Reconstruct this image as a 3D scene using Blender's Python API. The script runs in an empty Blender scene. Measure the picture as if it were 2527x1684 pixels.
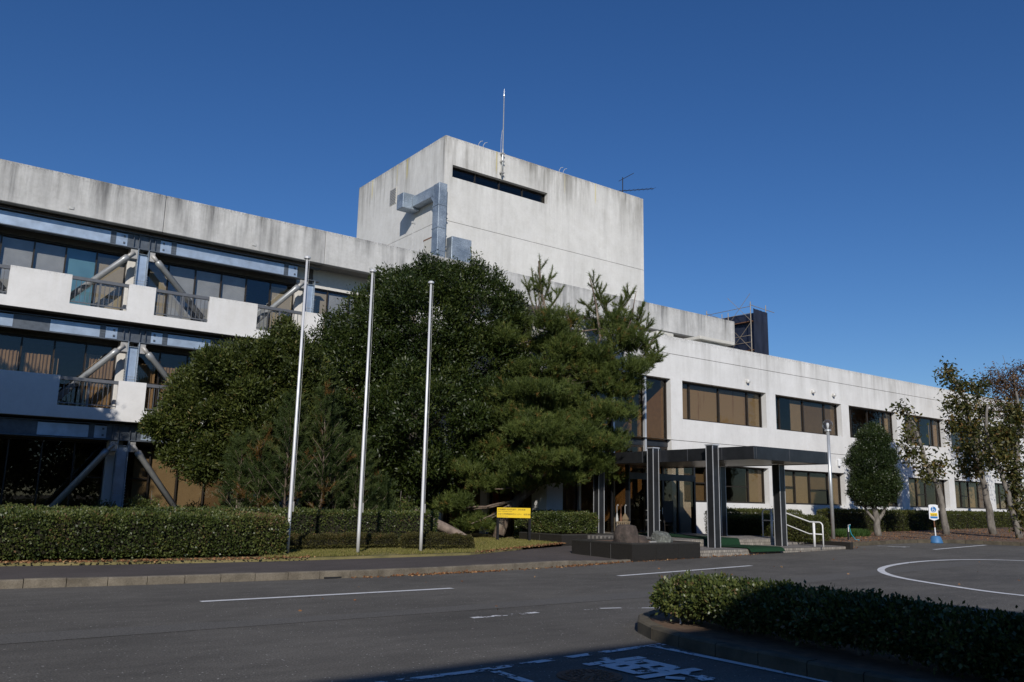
import bpy, math, random
import numpy as np
from mathutils import Vector, Matrix
R = math.radians
scene = bpy.context.scene
# ------------------------------------------------------------------ camera, sky, sun, exposure
CAM_F, CAM_PITCH, CAM_ROLL, CAM_YAW = 2069.8 / 2527.0, R(10.8565), R(1.1541), R(53.1846)
fwd = Vector((math.cos(CAM_YAW) * math.cos(CAM_PITCH), math.sin(CAM_YAW) * math.cos(CAM_PITCH), math.sin(CAM_PITCH)))
rgt = Vector((math.sin(CAM_YAW), -math.cos(CAM_YAW), 0.0)); upv = rgt.cross(fwd)
r2 = rgt * math.cos(CAM_ROLL) + upv * math.sin(CAM_ROLL); u2 = upv * math.cos(CAM_ROLL) - rgt * math.sin(CAM_ROLL)
cd = bpy.data.cameras.new('camera'); cam = bpy.data.objects.new('camera', cd); scene.collection.objects.link(cam)
cam.matrix_world = Matrix(((r2.x, u2.x, -fwd.x, 0), (r2.y, u2.y, -fwd.y, 0), (r2.z, u2.z, -fwd.z, 1.6), (0, 0, 0, 1)))
cd.sensor_width = 36.0; cd.lens = 36.0 * CAM_F; cd.clip_start = 0.1; cd.clip_end = 3000.0
scene.camera = cam
SUN_EL, SUN_AZ = R(27.0), R(54.0)          # light travels towards +X,+Y at 54 degrees from the X axis
w = bpy.data.worlds.new('World'); scene.world = w; w.use_nodes = True
wn = w.node_tree.nodes; bg = wn['Background']; sky = wn.new('ShaderNodeTexSky')
sky.sky_type = 'NISHITA'; sky.sun_disc = False; sky.sun_elevation = SUN_EL
sky.sun_rotation = math.atan2(-math.cos(SUN_AZ), -math.sin(SUN_AZ))
sky.altitude = 20; sky.air_density = 1.0; sky.dust_density = 0.05; sky.ozone_density = 5.5
hs = wn.new('ShaderNodeHueSaturation'); hs.inputs['Saturation'].default_value = 1.165; hs.inputs['Hue'].default_value = 0.509
w.node_tree.links.new(sky.outputs[0], hs.inputs['Color']); w.node_tree.links.new(hs.outputs[0], bg.inputs[0]); bg.inputs[1].default_value = 0.095
sd = bpy.data.lights.new('sun', 'SUN'); sd.energy = 4.2; sd.angle = R(0.53); sd.color = (1.0, 0.945, 0.87)
sun = bpy.data.objects.new('sun', sd); scene.collection.objects.link(sun)
sun.rotation_euler = Vector((math.cos(SUN_AZ) * math.cos(SUN_EL), math.sin(SUN_AZ) * math.cos(SUN_EL), -math.sin(SUN_EL))).to_track_quat('-Z', 'Y').to_euler()
sun.location = (-20, -30, 40)
vs = scene.view_settings; vs.view_transform = 'Standard'; vs.look = 'None'; vs.exposure = -0.2; vs.gamma = 1.0
scene.cycles.max_bounces = 6; scene.cycles.diffuse_bounces = 3; scene.cycles.transparent_max_bounces = 12
scene.cycles.caustics_reflective = False; scene.cycles.caustics_refractive = False
rng = np.random.default_rng(7); random.seed(7)
def zg(x): return 0.014 * (min(max(x, 14.0), 60.0) - 14.0)

# ------------------------------------------------------------------ materials
class NT:
    def __init__(s, name):
        s.m = bpy.data.materials.new(name); s.m.use_nodes = True; s.t = s.m.node_tree; s.b = s.t.nodes['Principled BSDF']
        s.out = s.t.nodes['Material Output']
    def n(s, typ, ins=None, **kw):
        nd = s.t.nodes.new(typ)
        for k, v in kw.items(): setattr(nd, k, v)
        for k, v in (ins or {}).items():
            if isinstance(v, tuple) and len(v) == 2 and hasattr(v[0], 'outputs'): s.t.links.new(v[0].outputs[v[1]], nd.inputs[k])
            elif hasattr(v, 'outputs'): s.t.links.new(v.outputs[0], nd.inputs[k])
            else: nd.inputs[k].default_value = v
        return nd
    def set(s, **kw):
        names = {'col': 'Base Color', 'rough': 'Roughness', 'metal': 'Metallic', 'spec': 'Specular IOR Level', 'normal': 'Normal'}
        for k, v in kw.items():
            i = s.b.inputs[names[k]]
            if hasattr(v, 'outputs'): s.t.links.new(v.outputs[0], i)
            else: i.default_value = v if not (k == 'col' and len(v) == 3) else (*v, 1)
        return s
    def coord(s, scale=(1, 1, 1)):
        tc = s.n('ShaderNodeNewGeometry'); mp = s.n('ShaderNodeMapping', {'Vector': (tc, 'Position'), 'Scale': scale}); return mp
    def noise(s, scale, stretch=(1, 1, 1), detail=4, rough=0.55):
        return s.n('ShaderNodeTexNoise', {'Vector': s.coord(stretch), 'Scale': scale, 'Detail': detail, 'Roughness': rough})
    def ramp(s, fac, stops):
        r = s.n('ShaderNodeValToRGB', {'Fac': fac}); el = r.color_ramp.elements
        while len(el) > 1: el.remove(el[-1])
        el[0].position = stops[0][0]; el[0].color = (*stops[0][1], 1) if not isinstance(stops[0][1], float) else (stops[0][1],) * 3 + (1,)
        for p_, c in stops[1:]:
            e = el.new(p_); e.color = (*c, 1) if not isinstance(c, float) else (c, c, c, 1)
        return r
    def mix(s, fac, a, b, mode='MIX'):
        nd = s.n('ShaderNodeMixRGB', blend_type=mode)
        for k, v in ((0, fac), (1, a), (2, b)):
            if hasattr(v, 'outputs'): s.t.links.new(v.outputs[0], nd.inputs[k])
            elif isinstance(v, tuple): nd.inputs[k].default_value = (*v, 1)
            else: nd.inputs[k].default_value = v
        return nd
    def bump(s, h, strength=0.3, dist=0.01):
        return s.n('ShaderNodeBump', {'Height': h, 'Strength': strength, 'Distance': dist})
MAT = {}
def simple(name, col, rough=0.6, metal=0.0, var=0.15, scale=6.0, spec=0.4, bump=0.0):
    t = NT(name); nz = t.noise(scale, detail=5)
    c = t.ramp(nz, [(0.3, tuple(v * (1 - var) for v in col)), (0.7, tuple(min(1, v * (1 + var)) for v in col))])
    t.set(col=c, rough=rough, metal=metal, spec=spec)
    if bump: t.set(normal=t.bump(t.noise(scale * 8, detail=3), bump, 0.01))
    MAT[name] = t.m; return t.m
def concrete(name, base, dirt, streak, ztop, zlen, yellow=0.0, extra=0.25):
    t = NT(name)
    pos = t.n('ShaderNodeNewGeometry'); sep = t.n('ShaderNodeSeparateXYZ', {0: (pos, 'Position')})
    big = t.noise(0.7, detail=6, rough=0.6); fine = t.noise(9.0, detail=5)
    st = t.noise(1.0, (1.7, 1.7, 0.16), detail=8, rough=0.68); st2 = t.noise(1.0, (4.2, 4.2, 0.3), detail=6, rough=0.65); grp = t.ramp(t.noise(0.55, (1, 1, 0.5), detail=3), [(0.36, 0.25), (0.56, 1.0)]); mot = t.ramp(t.noise(2.3, detail=7, rough=0.68), [(0.35, 0.2), (0.65, 0.8)])
    top = t.n('ShaderNodeMapRange', {'Value': (sep, 'Z'), 'From Min': ztop - zlen, 'From Max': ztop, 'To Min': extra, 'To Max': 1.0}); top.clamp = True
    s1 = t.ramp(st, [(0.40, 0.0), (0.62, 1.0)]); s2 = t.ramp(st2, [(0.46, 0.0), (0.66, 1.0)])
    both = t.mix(1.0, t.mix(0.5, s1, s2, 'ADD'), grp, 'MULTIPLY'); msk = t.n('ShaderNodeMath', {0: both, 1: top}, operation='MULTIPLY')
    msk2 = t.n('ShaderNodeMath', {0: msk, 1: streak}, operation='MULTIPLY'); msk2.use_clamp = True
    c0 = t.ramp(big, [(0.3, tuple(v * 0.93 for v in base)), (0.7, tuple(min(0.9, v * 1.04) for v in base))])
    c1 = t.mix(0.10, c0, t.ramp(fine, [(0.35, 0.25), (0.65, 0.8)]), 'OVERLAY')
    c1 = t.mix(0.16, c1, mot, 'OVERLAY'); c2 = t.mix(msk2, c1, dirt)
    edge = t.n('ShaderNodeMapRange', {'Value': (sep, 'Z'), 'From Min': ztop - 0.22, 'From Max': ztop + 0.02, 'To Min': 0.0, 'To Max': 1.0}); edge.clamp = True
    spk = t.ramp(t.noise(14.0, detail=6, rough=0.7), [(0.48, 0.0), (0.62, 1.0)])
    em = t.n('ShaderNodeMath', {0: edge, 1: spk}, operation='MULTIPLY')
    em2 = t.n('ShaderNodeMath', {0: em, 1: 0.75 * min(1.0, streak * 1.6)}, operation='MULTIPLY')
    c3 = t.mix(em2, c2, tuple(v * 0.35 for v in dirt))
    if yellow:
        yn = t.ramp(t.noise(1.0, (3.1, 3.1, 0.02), detail=2), [(0.655, 0.0), (0.68, 1.0)])
        yt = t.n('ShaderNodeMapRange', {'Value': (sep, 'Z'), 'From Min': ztop - 1.3, 'From Max': ztop - 0.9, 'To Min': 0.0, 'To Max': yellow}); yt.clamp = True
        ym = t.n('ShaderNodeMath', {0: yn, 1: yt}, operation='MULTIPLY'); c3 = t.mix(ym, c3, (0.62, 0.52, 0.16))
    t.set(col=c3, rough=0.85, spec=0.25, normal=t.bump(t.noise(30.0, detail=4), 0.15, 0.01))
    MAT[name] = t.m; return t.m
concrete('wall_paint', (0.76, 0.755, 0.735), (0.33, 0.32, 0.29), 0.55, 8.96, 2.2, 0, 0.18)
concrete('tower_paint', (0.705, 0.695, 0.66), (0.27, 0.26, 0.235), 0.85, 20.3, 3.0, 0.55, 0.22)
concrete('parapet_concrete', (0.58, 0.575, 0.555), (0.17, 0.17, 0.168), 0.85, 13.4, 1.7, 0, 0.4)
concrete('balcony_paint', (0.76, 0.755, 0.74), (0.55, 0.52, 0.45), 0.35, 9.6, 1.5, 0, 0.15)
simple('column_paint', (0.66, 0.64, 0.60), 0.8, var=0.06)
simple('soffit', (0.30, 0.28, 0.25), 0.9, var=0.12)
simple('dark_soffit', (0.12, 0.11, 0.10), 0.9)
simple('interior', (0.16, 0.14, 0.12), 0.9)
simple('lobby_wall', (0.42, 0.27, 0.13), 0.7, var=0.1)
simple('bronze', (0.035, 0.028, 0.022), 0.45, 0.3, var=0.2, spec=0.5)
simple('steel_dark', (0.075, 0.078, 0.085), 0.30, 0.75, var=0.18, scale=3)
simple('steel_edge', (0.70, 0.71, 0.72), 0.4, 0.5, var=0.06)
simple('canopy_soffit', (0.30, 0.25, 0.19), 0.35, 0.6, var=0.12)
simple('rail_metal', (0.17, 0.175, 0.185), 0.45, 0.4, var=0.1)
simple('brace_paint', (0.36, 0.37, 0.37), 0.38, 0.35, var=0.08)
simple('plate_paint', (0.42, 0.41, 0.39), 0.5, 0.2, var=0.1)
simple('pole_metal', (0.74, 0.74, 0.74), 0.45, 0.35, var=0.03)
simple('white_paint', (0.80, 0.80, 0.79), 0.4, var=0.04)
simple('post_galv', (0.60, 0.62, 0.62), 0.4, 0.6, var=0.08)
simple('black_iron', (0.02, 0.02, 0.022), 0.5, var=0.2)
simple('rust', (0.18, 0.09, 0.05), 0.8, var=0.3, scale=20)
simple('curtain', (0.45, 0.36, 0.27), 0.9, var=0.08)
simple('screen', (0.40, 0.41, 0.42), 0.8, var=0.18, scale=1.5)
simple('blind', (0.46, 0.39, 0.28), 0.85, var=0.06)
simple('blind_dark', (0.26, 0.20, 0.13), 0.85, var=0.1)
simple('carpet', (0.014, 0.045, 0.022), 0.95, var=0.25, scale=30, spec=0.1)
simple('sign_yellow', (0.80, 0.55, 0.02), 0.5, var=0.05)
simple('sign_black', (0.02, 0.02, 0.02), 0.6)
simple('sign_blue', (0.02, 0.16, 0.42), 0.45, var=0.08)
simple('base_blue', (0.05, 0.17, 0.36), 0.55, var=0.15)
simple('plastic_white', (0.78, 0.79, 0.80), 0.4, var=0.04)
simple('hose_blue', (0.02, 0.30, 0.42), 0.5)
simple('ac_beige', (0.60, 0.58, 0.52), 0.6, var=0.05)
simple('pipe_scaffold', (0.42, 0.36, 0.28), 0.5, 0.5, var=0.25, scale=15)
simple('umbrella_cloth', (0.20, 0.15, 0.09), 0.8)
simple('red_paper', (0.45, 0.10, 0.03), 0.7)
simple('cable', (0.5, 0.5, 0.48), 0.5)
simple('bulb', (0.85, 0.85, 0.82), 0.35)
simple('reflector', (0.75, 0.73, 0.68), 0.3, 0.3)
simple('soil', (0.15, 0.095, 0.06), 0.95, var=0.35, scale=5, bump=0.5)
simple('ground_earth', (0.16, 0.13, 0.08), 0.95, var=0.3, scale=2)
simple('roof_grey', (0.28, 0.28, 0.27), 0.9)
simple('granite_coping', (0.045, 0.043, 0.04), 0.35, var=0.2, scale=40)
t = NT('granite'); g = t.noise(70, detail=3); t.set(col=t.ramp(g, [(0.35, (0.012, 0.011, 0.010)), (0.62, (0.035, 0.032, 0.028))]), rough=0.35, spec=0.4); MAT['granite'] = t.m
t = NT('grout'); t.set(col=(0.42, 0.41, 0.38), rough=0.9); MAT['grout'] = t.m
# galvanised steel: blotchy spangle with a soft sky reflection
t = NT('galvanised'); v = t.n('ShaderNodeTexVoronoi', {'Vector': t.coord(), 'Scale': 22.0}); nz = t.noise(1.3, detail=5)
c = t.mix(0.35, t.ramp(nz, [(0.35, (0.26, 0.31, 0.36)), (0.65, (0.42, 0.48, 0.54))]), (v), 'OVERLAY')
t.set(col=c, rough=t.ramp(nz, [(0.3, 0.45), (0.7, 0.62)]), metal=0.6); MAT['galvanised'] = t.m
simple('web_plate', (0.46, 0.55, 0.66), 0.42, 0.55, var=0.18, scale=2.5)
simple('galv_dark', (0.13, 0.15, 0.175), 0.5, 0.55, var=0.2)
# glass: tinted, see-through, mirror by Fresnel
def glass(name, tint, ior=1.5, rough=0.0, gcol=(0.9, 0.95, 1.0)):
    t = NT(name); t.t.nodes.remove(t.b)
    tr = t.n('ShaderNodeBsdfTransparent', {'Color': (*tint, 1)}); gl = t.n('ShaderNodeBsdfGlossy', {'Color': (*gcol, 1), 'Roughness': rough})
    nz = t.noise(0.6, detail=2); bp = t.bump(nz, 0.02, 0.02); t.t.links.new(bp.outputs[0], gl.inputs['Normal'])
    lw = t.n('ShaderNodeLayerWeight', {'Blend': 0.5}); f0 = ((ior - 1) / (ior + 1)) ** 2
    p5 = t.n('ShaderNodeMath', {0: (lw, 'Facing'), 1: 5.0}, operation='POWER'); fr = t.n('ShaderNodeMath', {0: p5, 1: 1.0 - f0, 2: f0}, operation='MULTIPLY_ADD'); mx = t.n('ShaderNodeMixShader', {0: fr, 1: tr, 2: gl})
    t.t.links.new(mx.outputs[0], t.out.inputs[0]); MAT[name] = t.m
glass('glass_bronze', (0.79, 0.745, 0.675)); glass('glass_clear', (0.88, 0.88, 0.87), 1.6); glass('glass_blue', (0.70, 0.84, 0.88), 1.7); glass('globe', (0.88, 0.89, 0.90), 1.75, 0.03)
# asphalt
def asphalt(name, a, b, grain, patch=0.35):
    t = NT(name); big = t.noise(0.35, detail=5); fine = t.noise(48.0, detail=4, rough=0.75); mid = t.noise(1.6, (0.6, 1.5, 1), detail=8, rough=0.72)
    c = t.ramp(big, [(0.3, a), (0.7, b)]); c = t.mix(patch, c, t.ramp(mid, [(0.3, 0.2), (0.7, 0.8)]), 'OVERLAY')
    c = t.mix(0.75, c, t.ramp(fine, [(0.28, 0.12), (0.5, 0.5), (0.68, 0.88)]), 'OVERLAY')
    vo = t.n('ShaderNodeTexVoronoi', {'Vector': t.coord(), 'Scale': 19.0}); sp = t.ramp((vo), [(0.10, 1.0), (0.19, 0.0)])
    on = t.ramp(t.noise(11.0, detail=1), [(0.54, 0.0), (0.58, 1.0)]); k = t.n('ShaderNodeMath', {0: sp, 1: on}, operation='MULTIPLY')
    k2 = t.n('ShaderNodeMath', {0: k, 1: grain}, operation='MULTIPLY'); c = t.mix(k2, c, (0.5, 0.48, 0.44))
    h = t.mix(0.5, fine, vo); t.set(col=c, rough=0.88, spec=0.3, normal=t.bump(h, 0.6, 0.008)); MAT[name] = t.m
asphalt('asphalt', (0.094, 0.087, 0.075), (0.138, 0.128, 0.110), 1.0)
asphalt('asphalt_trench', (0.122, 0.115, 0.102), (0.130, 0.123, 0.110), 0.0, 0.08)
asphalt('asphalt_walk', (0.080, 0.068, 0.062), (0.108, 0.092, 0.084), 0.15, 0.3)
t = NT('kerb_concrete'); c = t.ramp(t.noise(3.0, detail=7, rough=0.65), [(0.3, (0.095, 0.08, 0.058)), (0.7, (0.215, 0.185, 0.14))])
c = t.mix(0.6, c, t.ramp(t.noise(60.0, detail=3), [(0.3, 0.3), (0.7, 0.7)]), 'OVERLAY'); t.set(col=c, rough=0.92, normal=t.bump(t.noise(50.0), 0.4, 0.008)); MAT['kerb_concrete'] = t.m
t = NT('kerb_shade_dark'); c = t.ramp(t.noise(3.0, detail=7, rough=0.65), [(0.3, (0.05, 0.042, 0.028)), (0.7, (0.135, 0.112, 0.075))]); t.set(col=c, rough=0.95, normal=t.bump(t.noise(50.0), 0.4, 0.008)); MAT['kerb_shade_dark'] = t.m  # darker kerb copy: shade on the hedge island kerb put into its colour
t = NT('step_tile'); br = t.n('ShaderNodeTexBrick', {'Vector': t.coord(), 'Color1': (0.22, 0.20, 0.18, 1), 'Color2': (0.30, 0.275, 0.245, 1), 'Mortar': (0.10, 0.092, 0.085, 1), 'Scale': 1.0, 'Mortar Size': 0.008, 'Brick Width': 0.2, 'Row Height': 0.1})
c = t.mix(0.5, br, t.ramp(t.noise(4.0, detail=5), [(0.3, 0.3), (0.7, 0.65)]), 'OVERLAY'); t.set(col=c, rough=0.6); MAT['step_tile'] = t.m
t = NT('step_riser'); br = t.n('ShaderNodeTexBrick', {'Vector': t.n('ShaderNodeMapping', {'Vector': (t.n('ShaderNodeNewGeometry'), 'Position'), 'Rotation': (R(90), 0, 0)}), 'Color1': (0.24, 0.215, 0.185, 1), 'Color2': (0.36, 0.33, 0.28, 1), 'Mortar': (0.11, 0.10, 0.085, 1), 'Scale': 1.0, 'Mortar Size': 0.008, 'Brick Width': 0.1, 'Row Height': 0.1})
c = t.mix(0.6, br, t.ramp(t.noise(5.0, detail=6), [(0.3, 0.22), (0.7, 0.7)]), 'OVERLAY'); t.set(col=c, rough=0.7); MAT['step_riser'] = t.m
def paint(name, lo, hi, scale):
    t = NT(name); t.set(col=t.ramp(t.noise(4.0, detail=4), [(0.3, (0.62, 0.62, 0.61)), (0.7, (0.78, 0.78, 0.77))]), rough=0.7)
    al = t.ramp(t.noise(scale, detail=7, rough=0.7), [(lo, 0.0), (hi, 1.0)]); tr = t.n('ShaderNodeBsdfTransparent')
    mx = t.n('ShaderNodeMixShader', {0: al, 1: tr, 2: t.b}); t.t.links.new(mx.outputs[0], t.out.inputs[0]); MAT[name] = t.m
paint('paint_good', 0.30, 0.34, 7.0); paint('paint_worn', 0.475, 0.50, 3.2); paint('paint_half', 0.42, 0.44, 4.5); paint('paint_faded', 0.56, 0.58, 3.0)
t = NT('stained_blind'); st = t.noise(1.0, (3.0, 3.0, 0.25), detail=7, rough=0.7); t.set(col=t.mix(t.ramp(st, [(0.56, 0.0), (0.66, 1.0)]), (0.50, 0.40, 0.27), (0.22, 0.09, 0.05)), rough=0.85); MAT['stained_blind'] = t.m
t = NT('net'); nz = t.noise(1.2, (2, 2, 1), detail=5); t.set(col=t.ramp(nz, [(0.3, (0.018, 0.024, 0.042)), (0.7, (0.035, 0.045, 0.075))]), rough=0.75)
tl = t.n('ShaderNodeBsdfTranslucent', {'Color': (0.04, 0.08, 0.18, 1)}); mx = t.n('ShaderNodeMixShader', {0: 0.4, 1: t.b, 2: tl}); t.t.links.new(mx.outputs[0], t.out.inputs[0]); MAT['net'] = t.m
t = NT('bark'); c = t.ramp(t.noise(5.0, (1, 1, 0.35), detail=7, rough=0.7), [(0.3, (0.05, 0.042, 0.036)), (0.55, (0.15, 0.13, 0.11)), (0.75, (0.26, 0.24, 0.21))]); t.set(col=c, rough=0.95, normal=t.bump(t.noise(18.0, (1, 1, 0.3), detail=5), 0.7, 0.03)); MAT['bark'] = t.m
t = NT('pine_bark'); c = t.ramp(t.noise(4.0, (1, 1, 0.4), detail=7, rough=0.7), [(0.3, (0.05, 0.035, 0.028)), (0.55, (0.16, 0.12, 0.09)), (0.72, (0.36, 0.32, 0.25))]); t.set(col=c, rough=0.95, normal=t.bump(t.noise(14.0, detail=5), 0.8, 0.03)); MAT['pine_bark'] = t.m
t = NT('pale_bark'); c = t.ramp(t.noise(6.0, (1, 1, 0.5), detail=6, rough=0.65), [(0.3, (0.09, 0.08, 0.068)), (0.7, (0.27, 0.245, 0.21))]); t.set(col=c, rough=0.9, normal=t.bump(t.noise(22.0), 0.4, 0.02)); MAT['pale_bark'] = t.m
t = NT('log_wood'); c = t.ramp(t.noise(4.0, (1.5, 1.5, 1.0), detail=7, rough=0.7), [(0.3, (0.09, 0.068, 0.055)), (0.7, (0.30, 0.235, 0.19))]); t.set(col=c, rough=0.9, normal=t.bump(t.noise(20.0), 0.6, 0.02)); MAT['log_wood'] = t.m
t = NT('rock'); c = t.ramp(t.noise(4.5, detail=7, rough=0.7), [(0.3, (0.03, 0.026, 0.022)), (0.55, (0.08, 0.06, 0.048)), (0.75, (0.14, 0.11, 0.09))]); t.set(col=c, rough=0.85, normal=t.bump(t.noise(14.0, detail=6), 0.8, 0.04)); MAT['rock'] = t.m
t = NT('lichen_rock'); c = t.ramp(t.noise(9.0, detail=8, rough=0.75), [(0.35, (0.06, 0.06, 0.055)), (0.55, (0.15, 0.16, 0.14)), (0.7, (0.42, 0.44, 0.40))]); t.set(col=c, rough=0.9, normal=t.bump(t.noise(16.0, detail=6), 0.9, 0.05)); MAT['lichen_rock'] = t.m
t = NT('lawn_soil'); nz = t.noise(1.1, detail=7, rough=0.65); c = t.ramp(nz, [(0.3, (0.13, 0.12, 0.045)), (0.5, (0.22, 0.19, 0.075)), (0.7, (0.28, 0.225, 0.11))]); t.set(col=c, rough=0.95, normal=t.bump(t.noise(40.0), 0.7, 0.02)); MAT['lawn_soil'] = t.m
def leafmat(name, stops, trans=0.18, rough=0.42, spec=0.5, tcol=1.6):
    t = NT(name); at = t.n('ShaderNodeAttribute', attribute_name='tint')
    c = t.n('ShaderNodeValToRGB', {'Fac': (at, 'Fac')})
    el = c.color_ramp.elements
    el[0].position = stops[0][0]; el[0].color = (*stops[0][1], 1); el[1].position = stops[-1][0]; el[1].color = (*stops[-1][1], 1)
    for p_, cc in stops[1:-1]: e = el.new(p_); e.color = (*cc, 1)
    t.set(col=c, rough=rough, spec=spec)
    br = t.mix(1.0, c, (tcol, tcol * 1.05, tcol * 0.6), 'MULTIPLY'); tl = t.n('ShaderNodeBsdfTranslucent', {'Color': br})
    mx = t.n('ShaderNodeMixShader', {0: trans, 1: t.b, 2: tl}); t.t.links.new(mx.outputs[0], t.out.inputs[0]); MAT[name] = t.m
leafmat('leaf_olive', [(0, (0.022, 0.034, 0.007)), (0.6, (0.060, 0.077, 0.015)), (0.93, (0.110, 0.124, 0.026)), (1, (0.15, 0.12, 0.04))], 0.18, 0.5, 0.32)
leafmat('leaf_dark', [(0, (0.014, 0.027, 0.005)), (0.6, (0.036, 0.054, 0.010)), (1, (0.080, 0.098, 0.020))], 0.15, 0.46, 0.36)
leafmat('leaf_hedge', [(0, (0.026, 0.042, 0.011)), (0.55, (0.070, 0.092, 0.022)), (0.9, (0.140, 0.155, 0.042)), (1, (0.16, 0.10, 0.05))], 0.16, 0.42, 0.42)
leafmat('leaf_box', [(0, (0.035, 0.045, 0.010)), (0.6, (0.075, 0.088, 0.018)), (1, (0.14, 0.125, 0.03))], 0.2, 0.5, 0.35)
leafmat('leaf_azalea', [(0, (0.032, 0.030, 0.010)), (0.6, (0.068, 0.065, 0.016)), (0.9, (0.11, 0.085, 0.028)), (1, (0.17, 0.09, 0.04))], 0.15, 0.6, 0.3)
leafmat('leaf_round', [(0, (0.014, 0.026, 0.008)), (0.6, (0.032, 0.052, 0.013)), (1, (0.065, 0.085, 0.022))], 0.15, 0.42, 0.45)
leafmat('leaf_autumn', [(0, (0.025, 0.035, 0.010)), (0.5, (0.065, 0.072, 0.018)), (0.8, (0.15, 0.13, 0.035)), (1, (0.20, 0.11, 0.04))], 0.3, 0.5, 0.35)
leafmat('leaf_red', [(0, (0.05, 0.03, 0.015)), (0.5, (0.10, 0.055, 0.025)), (1, (0.17, 0.085, 0.035))], 0.3, 0.6, 0.3)
leafmat('needle', [(0, (0.034, 0.054, 0.011)), (0.6, (0.110, 0.142, 0.032)), (0.9, (0.180, 0.208, 0.052)), (0.95, (0.24, 0.14, 0.045)), (1, (0.27, 0.15, 0.045))], 0.32, 0.55, 0.3)
leafmat('needle_young', [(0, (0.026, 0.046, 0.013)), (0.6, (0.066, 0.094, 0.026)), (0.88, (0.115, 0.140, 0.042)), (0.93, (0.15, 0.085, 0.03)), (1, (0.21, 0.105, 0.03))], 0.3, 0.55, 0.3)
leafmat('grass_blade', [(0, (0.10, 0.115, 0.026)), (0.5, (0.21, 0.20, 0.055)), (1, (0.38, 0.31, 0.14))], 0.3, 0.7, 0.2)
leafmat('grass_green', [(0, (0.03, 0.07, 0.012)), (1, (0.07, 0.13, 0.03))], 0.3, 0.6, 0.3)
leafmat('dead_leaf', [(0, (0.10, 0.045, 0.022)), (0.6, (0.24, 0.11, 0.05)), (1, (0.42, 0.26, 0.13))], 0.1, 0.8, 0.2)

# ------------------------------------------------------------------ object helpers
ORG = {}
def link(o): scene.collection.objects.link(o); return o
def tag(o, label=None, cat=None, group=None, kind=None):
    if label: o['label'] = label
    if cat: o['category'] = cat
    if group: o['group'] = group
    if kind: o['kind'] = kind
    return o
def thing(name, loc, label, cat, group=None):
    o = bpy.data.objects.new(name, None); link(o); o.empty_display_size = 0.2
    o.location = loc; ORG[o] = Vector(loc); return tag(o, label, cat, group)
def mesh_np(name, verts, faces, mats, parent=None, org=None, tint=None, smooth=False, mi=None):
    """verts (N,3), faces (M,k) arrays of one size, world coordinates"""
    me = bpy.data.meshes.new(name); v = np.asarray(verts, np.float32); f = np.asarray(faces, np.int32)
    og = Vector((0, 0, 0))
    if parent is not None: og = ORG[parent]
    elif org is not None: og = Vector(org)
    v = v - np.array(og, np.float32)
    k = f.shape[1]; me.vertices.add(len(v)); me.vertices.foreach_set('co', v.ravel())
    me.loops.add(f.size); me.loops.foreach_set('vertex_index', f.ravel()); me.polygons.add(len(f))
    me.polygons.foreach_set('loop_start', np.arange(0, f.size, k, dtype=np.int32))
    if mi is not None: me.polygons.foreach_set('material_index', np.asarray(mi, np.int32))
    if smooth: me.polygons.foreach_set('use_smooth', np.ones(len(f), bool))
    for m in (mats if isinstance(mats, (list, tuple)) else [mats]): me.materials.append(MAT[m])
    if tint is not None: a = me.attributes.new('tint', 'FLOAT', 'FACE'); a.data.foreach_set('value', np.asarray(tint, np.float32))
    me.update(calc_edges=True); me.validate()
    o = bpy.data.objects.new(name, me); link(o); ORG[o] = og
    if parent is not None: o.parent = parent
    else: o.location = og
    return o
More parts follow.
